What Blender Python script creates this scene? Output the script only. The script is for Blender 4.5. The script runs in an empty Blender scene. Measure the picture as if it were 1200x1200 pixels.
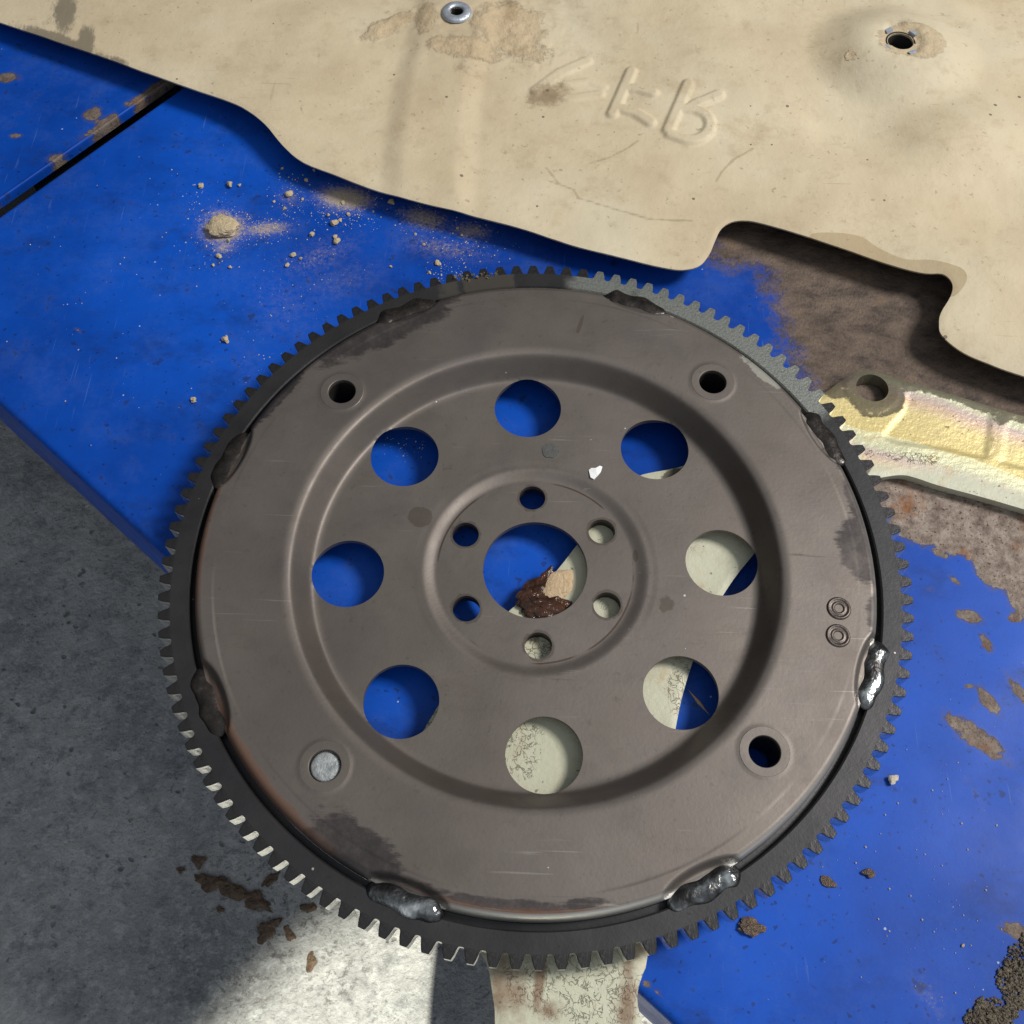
import bpy, bmesh, math, random
import numpy as np
from mathutils import Matrix, Vector

# ------------------------------------------------------------------ camera, world, lamps, exposure
scene = bpy.context.scene
col = scene.collection
S = 0.153                                   # outer radius of the ring gear in metres; flexplate centre = origin, flange top z = 0
CAM_R = np.array([[0.999414313807595, 0.03397389448974019, 0.004099249894062115],
                  [-0.03231217150340799, 0.8974495064986605, 0.4399321616545501],
                  [0.011267339048254279, -0.43980695512748647, 0.8980216530197147]])
CAM_C = np.array([-0.00556782, -0.16868274, 0.38506712])
FPX = 1215.0
cam = bpy.data.cameras.new('camera')
cam.sensor_width = 36.0
cam.lens = 36.0 * FPX / 1200.0
cam.clip_start = 0.01
cam.clip_end = 100
cam_ob = bpy.data.objects.new('camera', cam)
col.objects.link(cam_ob)
M = np.eye(4); M[:3, :3] = CAM_R.T; M[:3, 3] = CAM_C
cam_ob.matrix_world = Matrix(M.tolist())
scene.camera = cam_ob

world = bpy.data.worlds.new('World')
scene.world = world
world.use_nodes = True
wn = world.node_tree
wn.nodes.clear()
w_out = wn.nodes.new('ShaderNodeOutputWorld')
w_bg = wn.nodes.new('ShaderNodeBackground')
w_tc = wn.nodes.new('ShaderNodeTexCoord')
w_dot = wn.nodes.new('ShaderNodeVectorMath'); w_dot.operation = 'DOT_PRODUCT'
w_dot.inputs[1].default_value = Vector((0.38, -0.42, 0.82)).normalized()   # the workshop is open overhead and towards the yard
w_map = wn.nodes.new('ShaderNodeMapRange'); w_map.interpolation_type = 'SMOOTHSTEP'
w_map.inputs[1].default_value = -0.02; w_map.inputs[2].default_value = 1.0
w_map.inputs[3].default_value = 0.015; w_map.inputs[4].default_value = 0.53
wn.links.new(w_tc.outputs['Generated'], w_dot.inputs[0])
wn.links.new(w_dot.outputs['Value'], w_map.inputs[0])
wn.links.new(w_map.outputs[0], w_bg.inputs['Strength'])
w_bg.inputs['Color'].default_value = (0.90, 0.96, 1.0, 1)
wn.links.new(w_bg.outputs[0], w_out.inputs[0])


def aim(ob, target):
    ob.rotation_euler = (Vector(target) - ob.location).to_track_quat('-Z', 'Y').to_euler()


AZ, EL, DIST = math.radians(12), math.radians(50), 2.6
door = bpy.data.lights.new('door_daylight', 'AREA')
door.shape = 'DISK'; door.size = 0.75; door.energy = 64; door.color = (1.0, 0.96, 0.90)
door_ob = bpy.data.objects.new('door_daylight', door)
door_ob.location = (DIST * math.cos(EL) * math.cos(AZ), DIST * math.cos(EL) * math.sin(AZ), DIST * math.sin(EL))
col.objects.link(door_ob); aim(door_ob, (0.02, 0.05, 0))

# sunlight that reaches only the floor beside the lift
shaft = bpy.data.lights.new('sun_shaft', 'SPOT')
shaft.energy = 1080; shaft.color = (1.0, 0.95, 0.76); shaft.shadow_soft_size = 0.02; shaft.spot_blend = 0.10
SH_T = Vector((0.02, -0.36, -0.326))
SH_D = Vector((0.115, -0.46, 1.0)).normalized()
shaft_ob = bpy.data.objects.new('sun_shaft', shaft)
shaft_ob.location = SH_T + SH_D * 3.0
shaft.spot_size = 2 * math.atan(0.25 / 3.0)
col.objects.link(shaft_ob); aim(shaft_ob, SH_T)

scene.view_settings.view_transform = 'Standard'
scene.view_settings.look = 'None'
scene.view_settings.gamma = 1
scene.view_settings.exposure = 0
scene.view_settings.use_curve_mapping = False
scene.render.engine = 'CYCLES'

# ------------------------------------------------------------------ helpers
rng = np.random.default_rng(7)
Z_DECK, Z_FLOOR = -0.026, -0.326
Z_COVER = -0.0195


def px(u, v, z0, bx=0.0, by=0.0):
    """photo pixel -> point on the plane z = z0 + bx*x + by*y"""
    d = np.array([(u - 600) / FPX, -(v - 600) / FPX, -1.0]) @ CAM_R
    t = (z0 + bx * CAM_C[0] + by * CAM_C[1] - CAM_C[2]) / (d[2] - bx * d[0] - by * d[1])
    return CAM_C + t * d


def pxs(pts, z0, bx=0.0, by=0.0):
    return np.array([px(u, v, z0, bx, by)[:2] for u, v in pts])


_perm = rng.permutation(4096)


def vnoise(x, y, scale, seed=0):
    x = np.asarray(x) * scale + 57.3 * seed + 1000; y = np.asarray(y) * scale + 31.7 * seed + 1000
    xi = np.floor(x).astype(int); yi = np.floor(y).astype(int)
    fx = x - xi; fy = y - yi
    fx = fx * fx * (3 - 2 * fx); fy = fy * fy * (3 - 2 * fy)
    h = lambda a, b: _perm[(_perm[(a + seed * 13) % 4096] + b) % 4096] / 4095.0
    return (h(xi, yi) * (1 - fx) + h(xi + 1, yi) * fx) * (1 - fy) + (h(xi, yi + 1) * (1 - fx) + h(xi + 1, yi + 1) * fx) * fy


def fbm(x, y, scale, oct=4, seed=0):
    s = 0; a = 0.5; t = 0
    for k in range(oct):
        s = s + a * vnoise(x, y, scale * 2 ** k, seed + k); t += a; a *= 0.5
    return s / t


def sstep(a, b, x):
    t = np.clip((np.asarray(x, float) - a) / (b - a), 0, 1)
    return t * t * (3 - 2 * t)


def seg_dist(X, Y, poly, closed=True):
    """distance to a polyline and the nearest point on it"""
    P = np.asarray(poly, float); n = len(P)
    D = np.full(X.shape, 1e9); NX = np.zeros(X.shape); NY = np.zeros(X.shape)
    for i in range(n if closed else n - 1):
        a = P[i]; b = P[(i + 1) % n]; ab = b - a; L = ab @ ab + 1e-18
        t = np.clip(((X - a[0]) * ab[0] + (Y - a[1]) * ab[1]) / L, 0, 1)
        qx = a[0] + t * ab[0]; qy = a[1] + t * ab[1]
        d = np.hypot(X - qx, Y - qy); m = d < D
        D = np.where(m, d, D); NX = np.where(m, qx, NX); NY = np.where(m, qy, NY)
    return D, NX, NY


def inside(X, Y, poly):
    P = np.asarray(poly, float); n = len(P); c = np.zeros(X.shape, bool)
    for i in range(n):
        x1, y1 = P[i]; x2, y2 = P[(i + 1) % n]
        if y1 == y2: continue
        k = (y1 > Y) != (y2 > Y)
        c ^= k & (X < (x2 - x1) * (Y - y1) / (y2 - y1) + x1)
    return c


def sdf(X, Y, poly):
    D, NX, NY = seg_dist(X, Y, poly)
    return np.where(inside(X, Y, poly), -D, D), NX, NY


def smooth_poly(P, n=6, closed=True):
    """Catmull-Rom through the points"""
    P = np.asarray(P, float); N = len(P); out = []
    for i in range(N if closed else N - 1):
        p0 = P[(i - 1) % N] if closed else P[max(i - 1, 0)]; p1 = P[i]; p2 = P[(i + 1) % N]
        p3 = P[(i + 2) % N] if closed else P[min(i + 2, N - 1)]
        for k in range(n):
            t = k / n
            out.append(0.5 * ((2 * p1) + (p2 - p0) * t + (2 * p0 - 5 * p1 + 4 * p2 - p3) * t * t + (3 * p1 - p0 - 3 * p2 + p3) * t ** 3))
    if not closed: out.append(P[-1])
    return np.array(out)


def new_obj(name, verts, faces, material, parent=None, smooth=True, attrs=None):
    me = bpy.data.meshes.new(name)
    me.from_pydata([tuple(v) for v in verts], [], [tuple(f) for f in faces])
    me.update()
    if smooth: me.polygons.foreach_set('use_smooth', [True] * len(me.polygons))
    for k, v in (attrs or {}).items():
        a = me.attributes.new(k, 'FLOAT', 'POINT'); a.data.foreach_set('value', np.asarray(v, np.float32))
    ob = bpy.data.objects.new(name, me)
    if material: me.materials.append(material)
    col.objects.link(ob)
    if parent: ob.parent = parent
    return ob


def empty(name, loc=(0, 0, 0)):
    o = bpy.data.objects.new(name, None); o.location = loc; o.empty_display_size = 0.02
    col.objects.link(o); return o


def tag(o, label=None, cat=None, group=None, kind=None):
    if label: o['label'] = label
    if cat: o['category'] = cat
    if group: o['group'] = group
    if kind: o['kind'] = kind
    return o


def grid_mesh(P, keep_v, wrap=False, snap=None):
    """P[ni,nj,2 or 3] grid; cells whose four verts are all kept stay; boundary verts are moved by snap(x, y) -> x, y"""
    ni, nj = P.shape[:2]
    J = nj if wrap else nj - 1
    i, j = np.meshgrid(np.arange(ni - 1), np.arange(J), indexing='ij')
    j2 = (j + 1) % nj
    kc = keep_v[i, j] & keep_v[i + 1, j] & keep_v[i, j2] & keep_v[i + 1, j2]
    idx = lambda a, b: a * nj + b
    Q = np.stack([idx(i, j), idx(i + 1, j), idx(i + 1, j2), idx(i, j2)], -1)[kc]
    used = np.unique(Q)
    E = np.sort(np.concatenate([Q[:, [0, 1]], Q[:, [1, 2]], Q[:, [2, 3]], Q[:, [3, 0]]]), axis=1)
    key = E[:, 0].astype(np.int64) * (ni * nj) + E[:, 1]
    u, cnt = np.unique(key, return_counts=True)
    b = u[cnt == 1]
    bv = np.unique(np.concatenate([b // (ni * nj), b % (ni * nj)]))
    V = P.reshape(-1, P.shape[2]).copy()
    if snap is not None and len(bv):
        nx, ny, ok = snap(V[bv, 0], V[bv, 1])
        V[bv, 0] = np.where(ok, nx, V[bv, 0]); V[bv, 1] = np.where(ok, ny, V[bv, 1])
    remap = -np.ones(ni * nj, int); remap[used] = np.arange(len(used))
    return V[used], remap[Q], used


def sheet(xs, ys, outline, circles=()):
    """rectilinear grid trimmed to an outline with round holes"""
    X, Y = np.meshgrid(xs, ys, indexing='ij')
    h = np.median(np.diff(xs))
    D, NX, NY = sdf(X, Y, outline)
    keep = D < 0.3 * h
    for cx, cy, r in circles: keep &= np.hypot(X - cx, Y - cy) > r - 0.3 * h

    def snap(x, y):
        d, nx, ny = sdf(x, y, outline)
        best = np.abs(d)
        for cx, cy, r in circles:
            q = np.hypot(x - cx, y - cy) + 1e-12; e = np.abs(q - r); m = e < best
            nx = np.where(m, cx + (x - cx) / q * r, nx); ny = np.where(m, cy + (y - cy) / q * r, ny); best = np.minimum(best, e)
        return nx, ny, best < 2.6 * max(h, np.max(np.diff(xs)))
    return grid_mesh(np.stack([X, Y], -1), keep, snap=snap)


def solidify(ob, t):
    m = ob.modifiers.new('thickness', 'SOLIDIFY'); m.thickness = t; m.offset = -1
    e = ob.modifiers.new('crisp_edges', 'EDGE_SPLIT'); e.split_angle = math.radians(42)


# ------------------------------------------------------------------ materials
class Mat:
    def __init__(s, name):
        s.m = bpy.data.materials.new(name); s.m.use_nodes = True
        s.t = s.m.node_tree; s.b = s.t.nodes['Principled BSDF']
        s.tc = s.t.nodes.new('ShaderNodeTexCoord').outputs['Object']

    def n(s, typ, **kw):
        x = s.t.nodes.new(typ)
        for k, v in kw.items(): setattr(x, k, v)
        return x

    def put(s, sock, v):
        if isinstance(v, bpy.types.NodeSocket): s.t.links.new(v, sock)
        elif isinstance(v, (tuple, list)) and sock.type == 'RGBA': sock.default_value = (*v[:3], 1)
        else: sock.default_value = v

    def noise(s, scale, detail=4, rough=0.55, vec=None, dist=0.0):
        x = s.n('ShaderNodeTexNoise'); s.put(x.inputs['Vector'], vec or s.tc)
        x.inputs['Scale'].default_value = scale; x.inputs['Detail'].default_value = detail
        x.inputs['Roughness'].default_value = rough; x.inputs['Distortion'].default_value = dist
        return x.outputs['Fac']

    def voronoi(s, scale, feature='F1', vec=None, rnd=1.0):
        x = s.n('ShaderNodeTexVoronoi', feature=feature); s.put(x.inputs['Vector'], vec or s.tc)
        x.inputs['Scale'].default_value = scale; x.inputs['Randomness'].default_value = rnd
        return x.outputs['Distance']

    def warp(s, scale, amount):
        x = s.n('ShaderNodeTexNoise'); s.put(x.inputs['Vector'], s.tc); x.inputs['Scale'].default_value = scale; x.inputs['Detail'].default_value = 3
        sub = s.n('ShaderNodeVectorMath', operation='SUBTRACT'); s.put(sub.inputs[0], x.outputs['Color']); sub.inputs[1].default_value = (.5, .5, .5)
        sc = s.n('ShaderNodeVectorMath', operation='SCALE'); s.put(sc.inputs[0], sub.outputs[0]); sc.inputs['Scale'].default_value = amount
        ad = s.n('ShaderNodeVectorMath', operation='ADD'); s.put(ad.inputs[0], s.tc); s.put(ad.inputs[1], sc.outputs[0])
        return ad.outputs[0]

    def map(s, scale, rot=(0, 0, 0)):
        x = s.n('ShaderNodeMapping'); s.put(x.inputs['Vector'], s.tc); x.inputs['Scale'].default_value = scale; x.inputs['Rotation'].default_value = rot
        return x.outputs[0]

    def step(s, v, a, b, lo=0.0, hi=1.0):
        x = s.n('ShaderNodeMapRange', interpolation_type='SMOOTHSTEP'); s.put(x.inputs[0], v)
        x.inputs[1].default_value = a; x.inputs[2].default_value = b; x.inputs[3].default_value = lo; x.inputs[4].default_value = hi
        return x.outputs[0]

    def math(s, op, a, b=0.0):
        x = s.n('ShaderNodeMath', operation=op); s.put(x.inputs[0], a); s.put(x.inputs[1], b); return x.outputs[0]

    def mul(s, a, b): return s.math('MULTIPLY', a, b)
    def add(s, a, b): return s.math('ADD', a, b)

    def mix(s, f, a, b):
        x = s.n('ShaderNodeMix', data_type='RGBA'); s.put(x.inputs[0], f); s.put(x.inputs[6], a); s.put(x.inputs[7], b); return x.outputs[2]

    def ramp(s, f, stops):
        x = s.n('ShaderNodeValToRGB'); s.put(x.inputs[0], f); e = x.color_ramp.elements
        while len(e) < len(stops): e.new(0.5)
        for k, (p, c) in enumerate(stops): e[k].position = p; e[k].color = (*c, 1)
        return x.outputs[0]

    def attr(s, name):
        return s.n('ShaderNodeAttribute', attribute_name=name).outputs['Fac']

    def xyz(s):
        x = s.n('ShaderNodeSeparateXYZ'); s.put(x.inputs[0], s.tc); return x.outputs

    def bump(s, h, dist, strength=1.0, prev=None):
        x = s.n('ShaderNodeBump'); s.put(x.inputs['Height'], h); x.inputs['Distance'].default_value = dist; x.inputs['Strength'].default_value = strength
        if prev: s.put(x.inputs['Normal'], prev)
        return x.outputs[0]

    def done(s, color, rough, metal=0.0, normal=None, spec=None, coat=None):
        s.put(s.b.inputs['Base Color'], color); s.put(s.b.inputs['Roughness'], rough); s.put(s.b.inputs['Metallic'], metal)
        if normal: s.put(s.b.inputs['Normal'], normal)
        if spec is not None: s.put(s.b.inputs['Specular IOR Level'], spec)
        if coat is not None: s.put(s.b.inputs['Coat Weight'], coat); s.b.inputs['Coat Roughness'].default_value = 0.15
        return s.m


def mat_blue():
    s = Mat('blue_paint')
    base = s.mix(s.step(s.noise(6, 6, .6), .32, .68), (0.002, 0.040, 0.28), (0.005, 0.084, 0.52))
    grime = s.step(s.noise(22, 8, .74, s.map((1, 1.6, 1), (0, 0, .6))), .50, .74)
    base = s.mix(s.mul(grime, .6), base, (0.008, 0.025, 0.12))
    spot = s.math('MAXIMUM', s.step(s.noise(120, 3, .6), .635, .70), s.step(s.noise(330, 2, .5), .665, .71))
    base = s.mix(s.mul(spot, .6), base, (0.008, 0.016, 0.07))
    scuff = s.mul(s.step(s.noise(420, 2, .6, s.map((1, .08, 1), (0, 0, .75))), .66, .76), s.step(s.noise(14, 3), .5, .65))
    base = s.mix(s.mul(scuff, .4), base, (0.10, 0.19, 0.48))
    hair = s.mul(s.step(s.noise(900, 2, .5, s.map((1, .03, 1), (0, 0, -.4))), .68, .75), s.step(s.noise(10, 3), .48, .62))
    base = s.mix(s.mul(hair, .35), base, (0.12, 0.22, 0.52))
    film = s.step(s.noise(30, 9, .8), .46, .70)
    base = s.mix(s.mul(film, .10), base, (0.17, 0.25, 0.44))
    v = s.n('ShaderNodeTexVoronoi'); s.put(v.inputs['Vector'], s.tc); v.inputs['Scale'].default_value = 150
    sz = s.n('ShaderNodeSeparateColor'); s.put(sz.inputs[0], v.outputs['Color'])
    speck = s.math('LESS_THAN', v.outputs['Distance'], s.mul(s.math('POWER', sz.outputs[0], 9.0), .085))
    base = s.mix(s.mul(speck, .75), base, (0.50, 0.55, 0.66))
    # tan dust lying on the paint
    dust = s.attr('dust')
    dm = s.step(s.add(dust, s.mul(s.add(s.noise(620, 6, .85), -.5), 1.5)), .36, .78)
    base = s.mix(s.mul(dm, .86), base, (0.50, 0.40, 0.25))
    base = s.mix(s.mul(s.mul(s.step(dust, .04, .6), s.step(s.noise(260, 5, .8), .40, .62)), .22), base, (0.36, 0.30, 0.28))
    # bare, rusty steel where the paint has gone
    wear = s.add(s.attr('wear'), s.add(s.mul(s.add(s.noise(110, 5, .65), -.5), .95), s.mul(s.add(s.noise(420, 3, .6), -.5), .45)))
    w = s.step(wear, .49, .53)
    w = s.add(w, s.mul(s.step(s.attr('rust'), .6, 1.0), s.add(s.step(wear, .22, .72), s.mul(w, -1.0))))
    steel = s.ramp(s.noise(150, 7, .72), [(.25, (0.07, 0.05, 0.042)), (.45, (0.21, 0.165, 0.14)), (.60, (0.34, 0.285, 0.245)), (.8, (0.42, 0.37, 0.33))])
    steel = s.mix(s.step(s.noise(700, 2, .5), .60, .70), steel, (0.10, 0.05, 0.035))
    steel = s.mix(s.mul(s.step(s.noise(46, 4, .6), .55, .66), .7), steel, (0.25, 0.10, 0.035))
    old = s.ramp(s.noise(60, 9, .74, s.map((1, 1.7, 1), (0, 0, .55)), .3), [(.30, (0.038, 0.033, 0.034)), (.47, (0.118, 0.090, 0.074)), (.60, (0.175, 0.132, 0.104)), (.70, (0.26, 0.13, 0.055)), (.78, (0.22, 0.17, 0.14))])
    old = s.mix(s.mul(s.step(s.noise(420, 5, .75), .54, .70), .5), old, (0.05, 0.04, 0.036))
    steel = s.mix(s.attr('rust'), steel, old)
    rimdark = s.mul(s.step(wear, .45, .49), s.step(wear, .56, .51))
    c = s.mix(w, base, steel)
    c = s.mix(s.mul(rimdark, .45), c, (0.03, 0.025, 0.03))
    halo = s.mul(s.step(wear, .26, .48), s.add(1.0, s.mul(w, -1.0)))
    c = s.mix(s.mul(halo, .28), c, (0.11, 0.085, 0.085))
    rough = s.add(s.step(s.noise(30, 4), .3, .7, .36, .52), s.add(s.mul(w, .24), s.mul(dm, .3)))
    nb = s.bump(s.mul(w, -1.0), .00035, 1.0)
    nb = s.bump(s.mul(s.noise(650, 4, .6), s.add(s.mul(w, .95), .03)), .0012, .6, nb)
    nb = s.bump(s.noise(18, 2), .0010, .3, nb)
    return s.done(c, rough, s.mul(w, .15), nb, .16)


def mat_concrete():
    s = Mat('concrete')
    c = s.ramp(s.noise(11, 7, .62), [(.30, (0.215, 0.225, 0.24)), (.5, (0.315, 0.325, 0.34)), (.7, (0.41, 0.42, 0.43))])
    c = s.mix(s.mul(s.step(s.noise(130, 8, .75), .44, .70), .7), c, (0.52, 0.54, 0.57))
    c = s.mix(s.mul(s.step(s.noise(75, 8, .78), .48, .66), .7), c, (0.15, 0.16, 0.18))
    c = s.mix(s.mul(s.step(s.noise(230, 3, .6), .61, .72), .65), c, (0.07, 0.07, 0.078))
    c = s.mix(s.mul(s.step(s.noise(7, 3), .5, .72), .35), c, (0.22, 0.21, 0.215))
    v = s.voronoi(95, vec=s.warp(60, .012))
    pit = s.mul(s.step(v, .22, .10), s.step(s.noise(22, 3), .48, .62))
    c = s.mix(s.mul(pit, .6), c, (0.06, 0.06, 0.065))
    stain = s.mul(s.attr('oil'), s.step(s.noise(150, 6, .75), .53, .62))
    c = s.mix(s.mul(stain, .6), c, (0.07, 0.058, 0.048))
    crack = s.mul(s.step(s.voronoi(14, 'DISTANCE_TO_EDGE', s.warp(30, .05)), .010, .004), s.step(s.noise(9, 2), .68, .74))
    c = s.mix(crack, c, (0.03, 0.03, 0.035))
    h = s.add(s.noise(60, 8, .65), s.add(s.mul(s.noise(300, 3, .6), .35), s.mul(s.add(pit, crack), -.5)))
    nb = s.bump(h, .006, .6)
    grit = s.step(s.noise(620, 4, .7), .60, .72)
    c = s.mix(s.mul(grit, .45), c, (0.60, 0.62, 0.64))
    c = s.mix(s.mul(s.step(s.noise(620, 4, .7), .40, .28), .6), c, (0.06, 0.065, 0.075))
    nb = s.bump(s.noise(520, 4, .7), .0012, .6, nb)
    return s.done(c, s.step(s.noise(50, 5), .35, .7, .55, .80), 0, nb, .35)


def mat_tan():
    s = Mat('tan_dusty_shield')
    c = s.ramp(s.noise(13, 6, .6), [(.25, (0.49, 0.39, 0.255)), (.5, (0.60, 0.505, 0.35)), (.75, (0.68, 0.60, 0.44))])
    c = s.mix(s.mul(s.step(s.noise(7, 3, .5), .5, .7), .30), c, (0.46, 0.44, 0.34))
    c = s.mix(s.mul(s.step(s.noise(90, 5, .65), .53, .72), .28), c, (0.36, 0.27, 0.17))
    c = s.mix(s.mul(s.step(s.noise(300, 3, .6), .64, .72), .5), c, (0.26, 0.20, 0.13))
    c = s.mix(s.mul(s.step(s.noise(30, 9, .78), .50, .70), .45), c, (0.40, 0.30, 0.18))
    c = s.mix(s.mul(s.step(s.noise(19, 8, .7), .55, .72), .30), c, (0.66, 0.60, 0.45))
    fine = s.mul(s.step(s.noise(700, 2, .5, s.map((.05, 1, 1), (0, 0, .5))), .68, .76), s.step(s.noise(16, 3), .48, .62))
    c = s.mix(s.mul(fine, .4), c, (0.34, 0.27, 0.18))
    v = s.n('ShaderNodeTexVoronoi'); s.put(v.inputs['Vector'], s.tc); v.inputs['Scale'].default_value = 110
    sz = s.n('ShaderNodeSeparateColor'); s.put(sz.inputs[0], v.outputs['Color'])
    speck = s.math('LESS_THAN', v.outputs['Distance'], s.mul(s.math('POWER', sz.outputs[1], 7.0), .13))
    c = s.mix(s.mul(speck, .8), c, (0.11, 0.085, 0.06))
    scr = s.mul(s.step(s.noise(240, 2, .6, s.map((1, .12, 1), (0, 0, -.35))), .66, .74), s.step(s.noise(18, 3), .52, .66))
    c = s.mix(s.mul(scr, .4), c, (0.30, 0.23, 0.15))
    d = s.add(s.attr('dirt'), s.mul(s.add(s.noise(110, 7, .78), -.5), 1.5))
    c = s.mix(s.step(d, .40, .85, 0, .7), c, (0.20, 0.135, 0.07))
    grey = s.add(s.attr('sludge'), s.mul(s.add(s.noise(120, 7, .8, s.map((1.6, .6, 1))), -.5), 1.2))
    c = s.mix(s.step(grey, .46, .74, 0, .8), c, (0.16, 0.135, 0.10))
    damp = s.attr('damp')
    c = s.mix(s.step(damp, .45, .55, 0, .6), c, (0.34, 0.25, 0.13))
    cr = s.attr('crack')
    c = s.mix(s.mul(s.step(s.add(cr, s.mul(s.add(s.noise(260, 4, .7), -.5), .9)), .5, .9), .42), c, (0.24, 0.17, 0.10))
    ck = s.step(s.add(s.attr('cake'), s.mul(s.add(s.noise(130, 6, .75), -.5), 1.1)), .45, .62)
    c = s.mix(s.mul(ck, .55), c, (0.56, 0.42, 0.26))
    nb = s.bump(s.add(s.mul(s.noise(420, 4, .65), .35), s.add(s.mul(s.noise(60, 4, .5), .9), s.mul(s.mul(ck, s.noise(170, 6, .72)), 5.0))), .0011, .5)
    return s.done(c, .62, 0, nb, .35)


def mat_steel():
    """the pressed, heat-tinted plate"""
    s = Mat('heat_tinted_steel')
    c = s.ramp(s.noise(16, 5, .55), [(.3, (0.150, 0.130, 0.117)), (.7, (0.192, 0.168, 0.152))])
    c = s.mix(s.mul(s.step(s.noise(70, 5, .65), .5, .75), .25), c, (0.115, 0.097, 0.087))
    c = s.mix(s.mul(s.step(s.noise(300, 3, .6), .62, .74), .35), c, (0.09, 0.075, 0.068))
    c = s.mix(s.mul(s.step(s.noise(28, 8, .72), .48, .68), .30), c, (0.125, 0.112, 0.118))
    c = s.mix(s.mul(s.step(s.noise(45, 9, .78, s.map((.6, 1.4, 1), (0, 0, .3))), .52, .70), .30), c, (0.115, 0.088, 0.070))
    scr = s.mul(s.step(s.noise(800, 2, .5, s.map((.03, 1, 1), (0, 0, -.5))), .68, .75), s.step(s.noise(20, 3), .48, .62))
    c = s.mix(s.mul(scr, .45), c, (0.34, 0.32, 0.30))
    st = s.add(s.attr('stain'), s.add(s.mul(s.add(s.noise(85, 5, .65), -.5), .75), s.mul(s.add(s.noise(420, 4, .7, s.map((.2, 1, 1))), -.5), .7)))
    dm = s.step(st, .46, .66)
    c = s.mix(s.mul(dm, s.step(s.noise(60, 8, .8), .30, .62, .45, .85)), c, (0.034, 0.030, 0.034))
    ru = s.add(s.attr('rust'), s.mul(s.add(s.noise(140, 5, .7), -.5), .6))
    rm = s.step(ru, .40, .72)
    c = s.mix(s.mul(rm, .7), c, (0.13, 0.055, 0.028))
    pale = s.add(s.attr('pale'), s.mul(s.add(s.noise(170, 4, .65), -.5), .8))
    pm = s.step(pale, .52, .60)
    c = s.mix(s.mul(pm, .6), c, (0.42, 0.42, 0.38))
    oil = s.step(s.add(s.attr('oil'), s.mul(s.add(s.noise(150, 4, .6), -.5), .7)), .45, .55)
    c = s.mix(s.mul(oil, .6), c, (0.06, 0.045, 0.033))
    # broken brown line left by the crankshaft flange
    x = s.xyz(); r = s.math('SQRT', s.add(s.mul(x[0], x[0]), s.mul(x[1], x[1])))
    ln = s.step(s.math('ABSOLUTE', s.add(r, -.0408)), .00055, .00020)
    ln = s.mul(ln, s.step(s.noise(24, 3), .50, .58))
    c = s.mix(s.mul(ln, .8), c, (0.06, 0.035, 0.025))
    # fine hair marks
    hair = s.mul(s.step(s.noise(330, 2, .5, s.map((.06, 1, 1), (0, 0, .1))), .70, .76), s.step(s.noise(30, 2), .54, .66))
    c = s.mix(s.mul(hair, .55), c, (0.07, 0.06, 0.055))
    v = s.n('ShaderNodeTexVoronoi'); s.put(v.inputs['Vector'], s.tc); v.inputs['Scale'].default_value = 130
    sz = s.n('ShaderNodeSeparateColor'); s.put(sz.inputs[0], v.outputs['Color'])
    speck = s.math('LESS_THAN', v.outputs['Distance'], s.mul(s.math('POWER', sz.outputs[0], 14.0), .075))
    c = s.mix(s.mul(speck, .8), c, (0.62, 0.62, 0.60))
    rough = s.add(s.step(s.noise(40, 5), .3, .7, .46, .58), s.add(s.mul(rm, .2), s.mul(dm, .04)))
    metal = s.add(.70, s.add(s.mul(rm, -.4), s.add(s.mul(oil, -.2), s.mul(pm, -.2))))
    gleam = s.attr('rim_gleam')
    c = s.mix(gleam, c, (0.92, 0.90, 0.85))  # bright reflection along the rim put into the base colour
    rough = s.add(rough, s.mul(gleam, -.18)); metal = s.add(metal, s.mul(gleam, .2))
    nb = s.bump(s.noise(650, 3, .6), .00012, .35)
    nb = s.bump(s.noise(9, 2), .0010, .14, nb)
    return s.done(c, rough, metal, nb)


def mat_ring():
    s = Mat('dark_ring_gear_steel')
    c = s.ramp(s.noise(40, 5, .6), [(.3, (0.026, 0.026, 0.029)), (.7, (0.046, 0.045, 0.048))])
    g = s.add(s.attr('bare'), s.mul(s.add(s.noise(60, 5, .7), -.5), .5))
    gm = s.step(g, .40, .62)
    grain = s.noise(900, 3, .65)
    c = s.mix(s.mul(gm, s.step(grain, .34, .60, .60, .85)), c, (0.25, 0.262, 0.245))
    c = s.mix(s.mul(s.step(s.noise(500, 2, .5), .68, .74), .6), c, (0.02, 0.02, 0.02))
    muck = s.step(s.add(s.attr('muck'), s.mul(s.add(s.noise(130, 5, .7), -.5), .6)), .45, .6)
    c = s.mix(s.mul(muck, .85), c, (0.045, 0.04, 0.032))
    v = s.n('ShaderNodeTexVoronoi'); s.put(v.inputs['Vector'], s.tc); v.inputs['Scale'].default_value = 260
    sz = s.n('ShaderNodeSeparateColor'); s.put(sz.inputs[0], v.outputs['Color'])
    speck = s.math('LESS_THAN', v.outputs['Distance'], s.mul(s.math('POWER', sz.outputs[0], 14.0), .13))
    c = s.mix(s.mul(speck, .8), c, (0.5, 0.5, 0.48))
    nb = s.bump(s.add(s.mul(s.noise(600, 3, .6), .5), s.mul(s.mul(grain, gm), 1.2)), .0004, .35)
    return s.done(c, s.add(.45, s.mul(muck, .3)), s.add(.50, s.mul(muck, -.4)), nb)


def mat_tooth():
    s = Mat('gear_tooth_steel')
    ge = s.n('ShaderNodeNewGeometry')
    c = s.ramp(s.noise(300, 4, .6), [(.3, (0.026, 0.026, 0.029)), (.7, (0.050, 0.048, 0.050))])
    return s.done(c, .42, .7, s.bump(s.noise(700, 3), .0004, .4))


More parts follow.
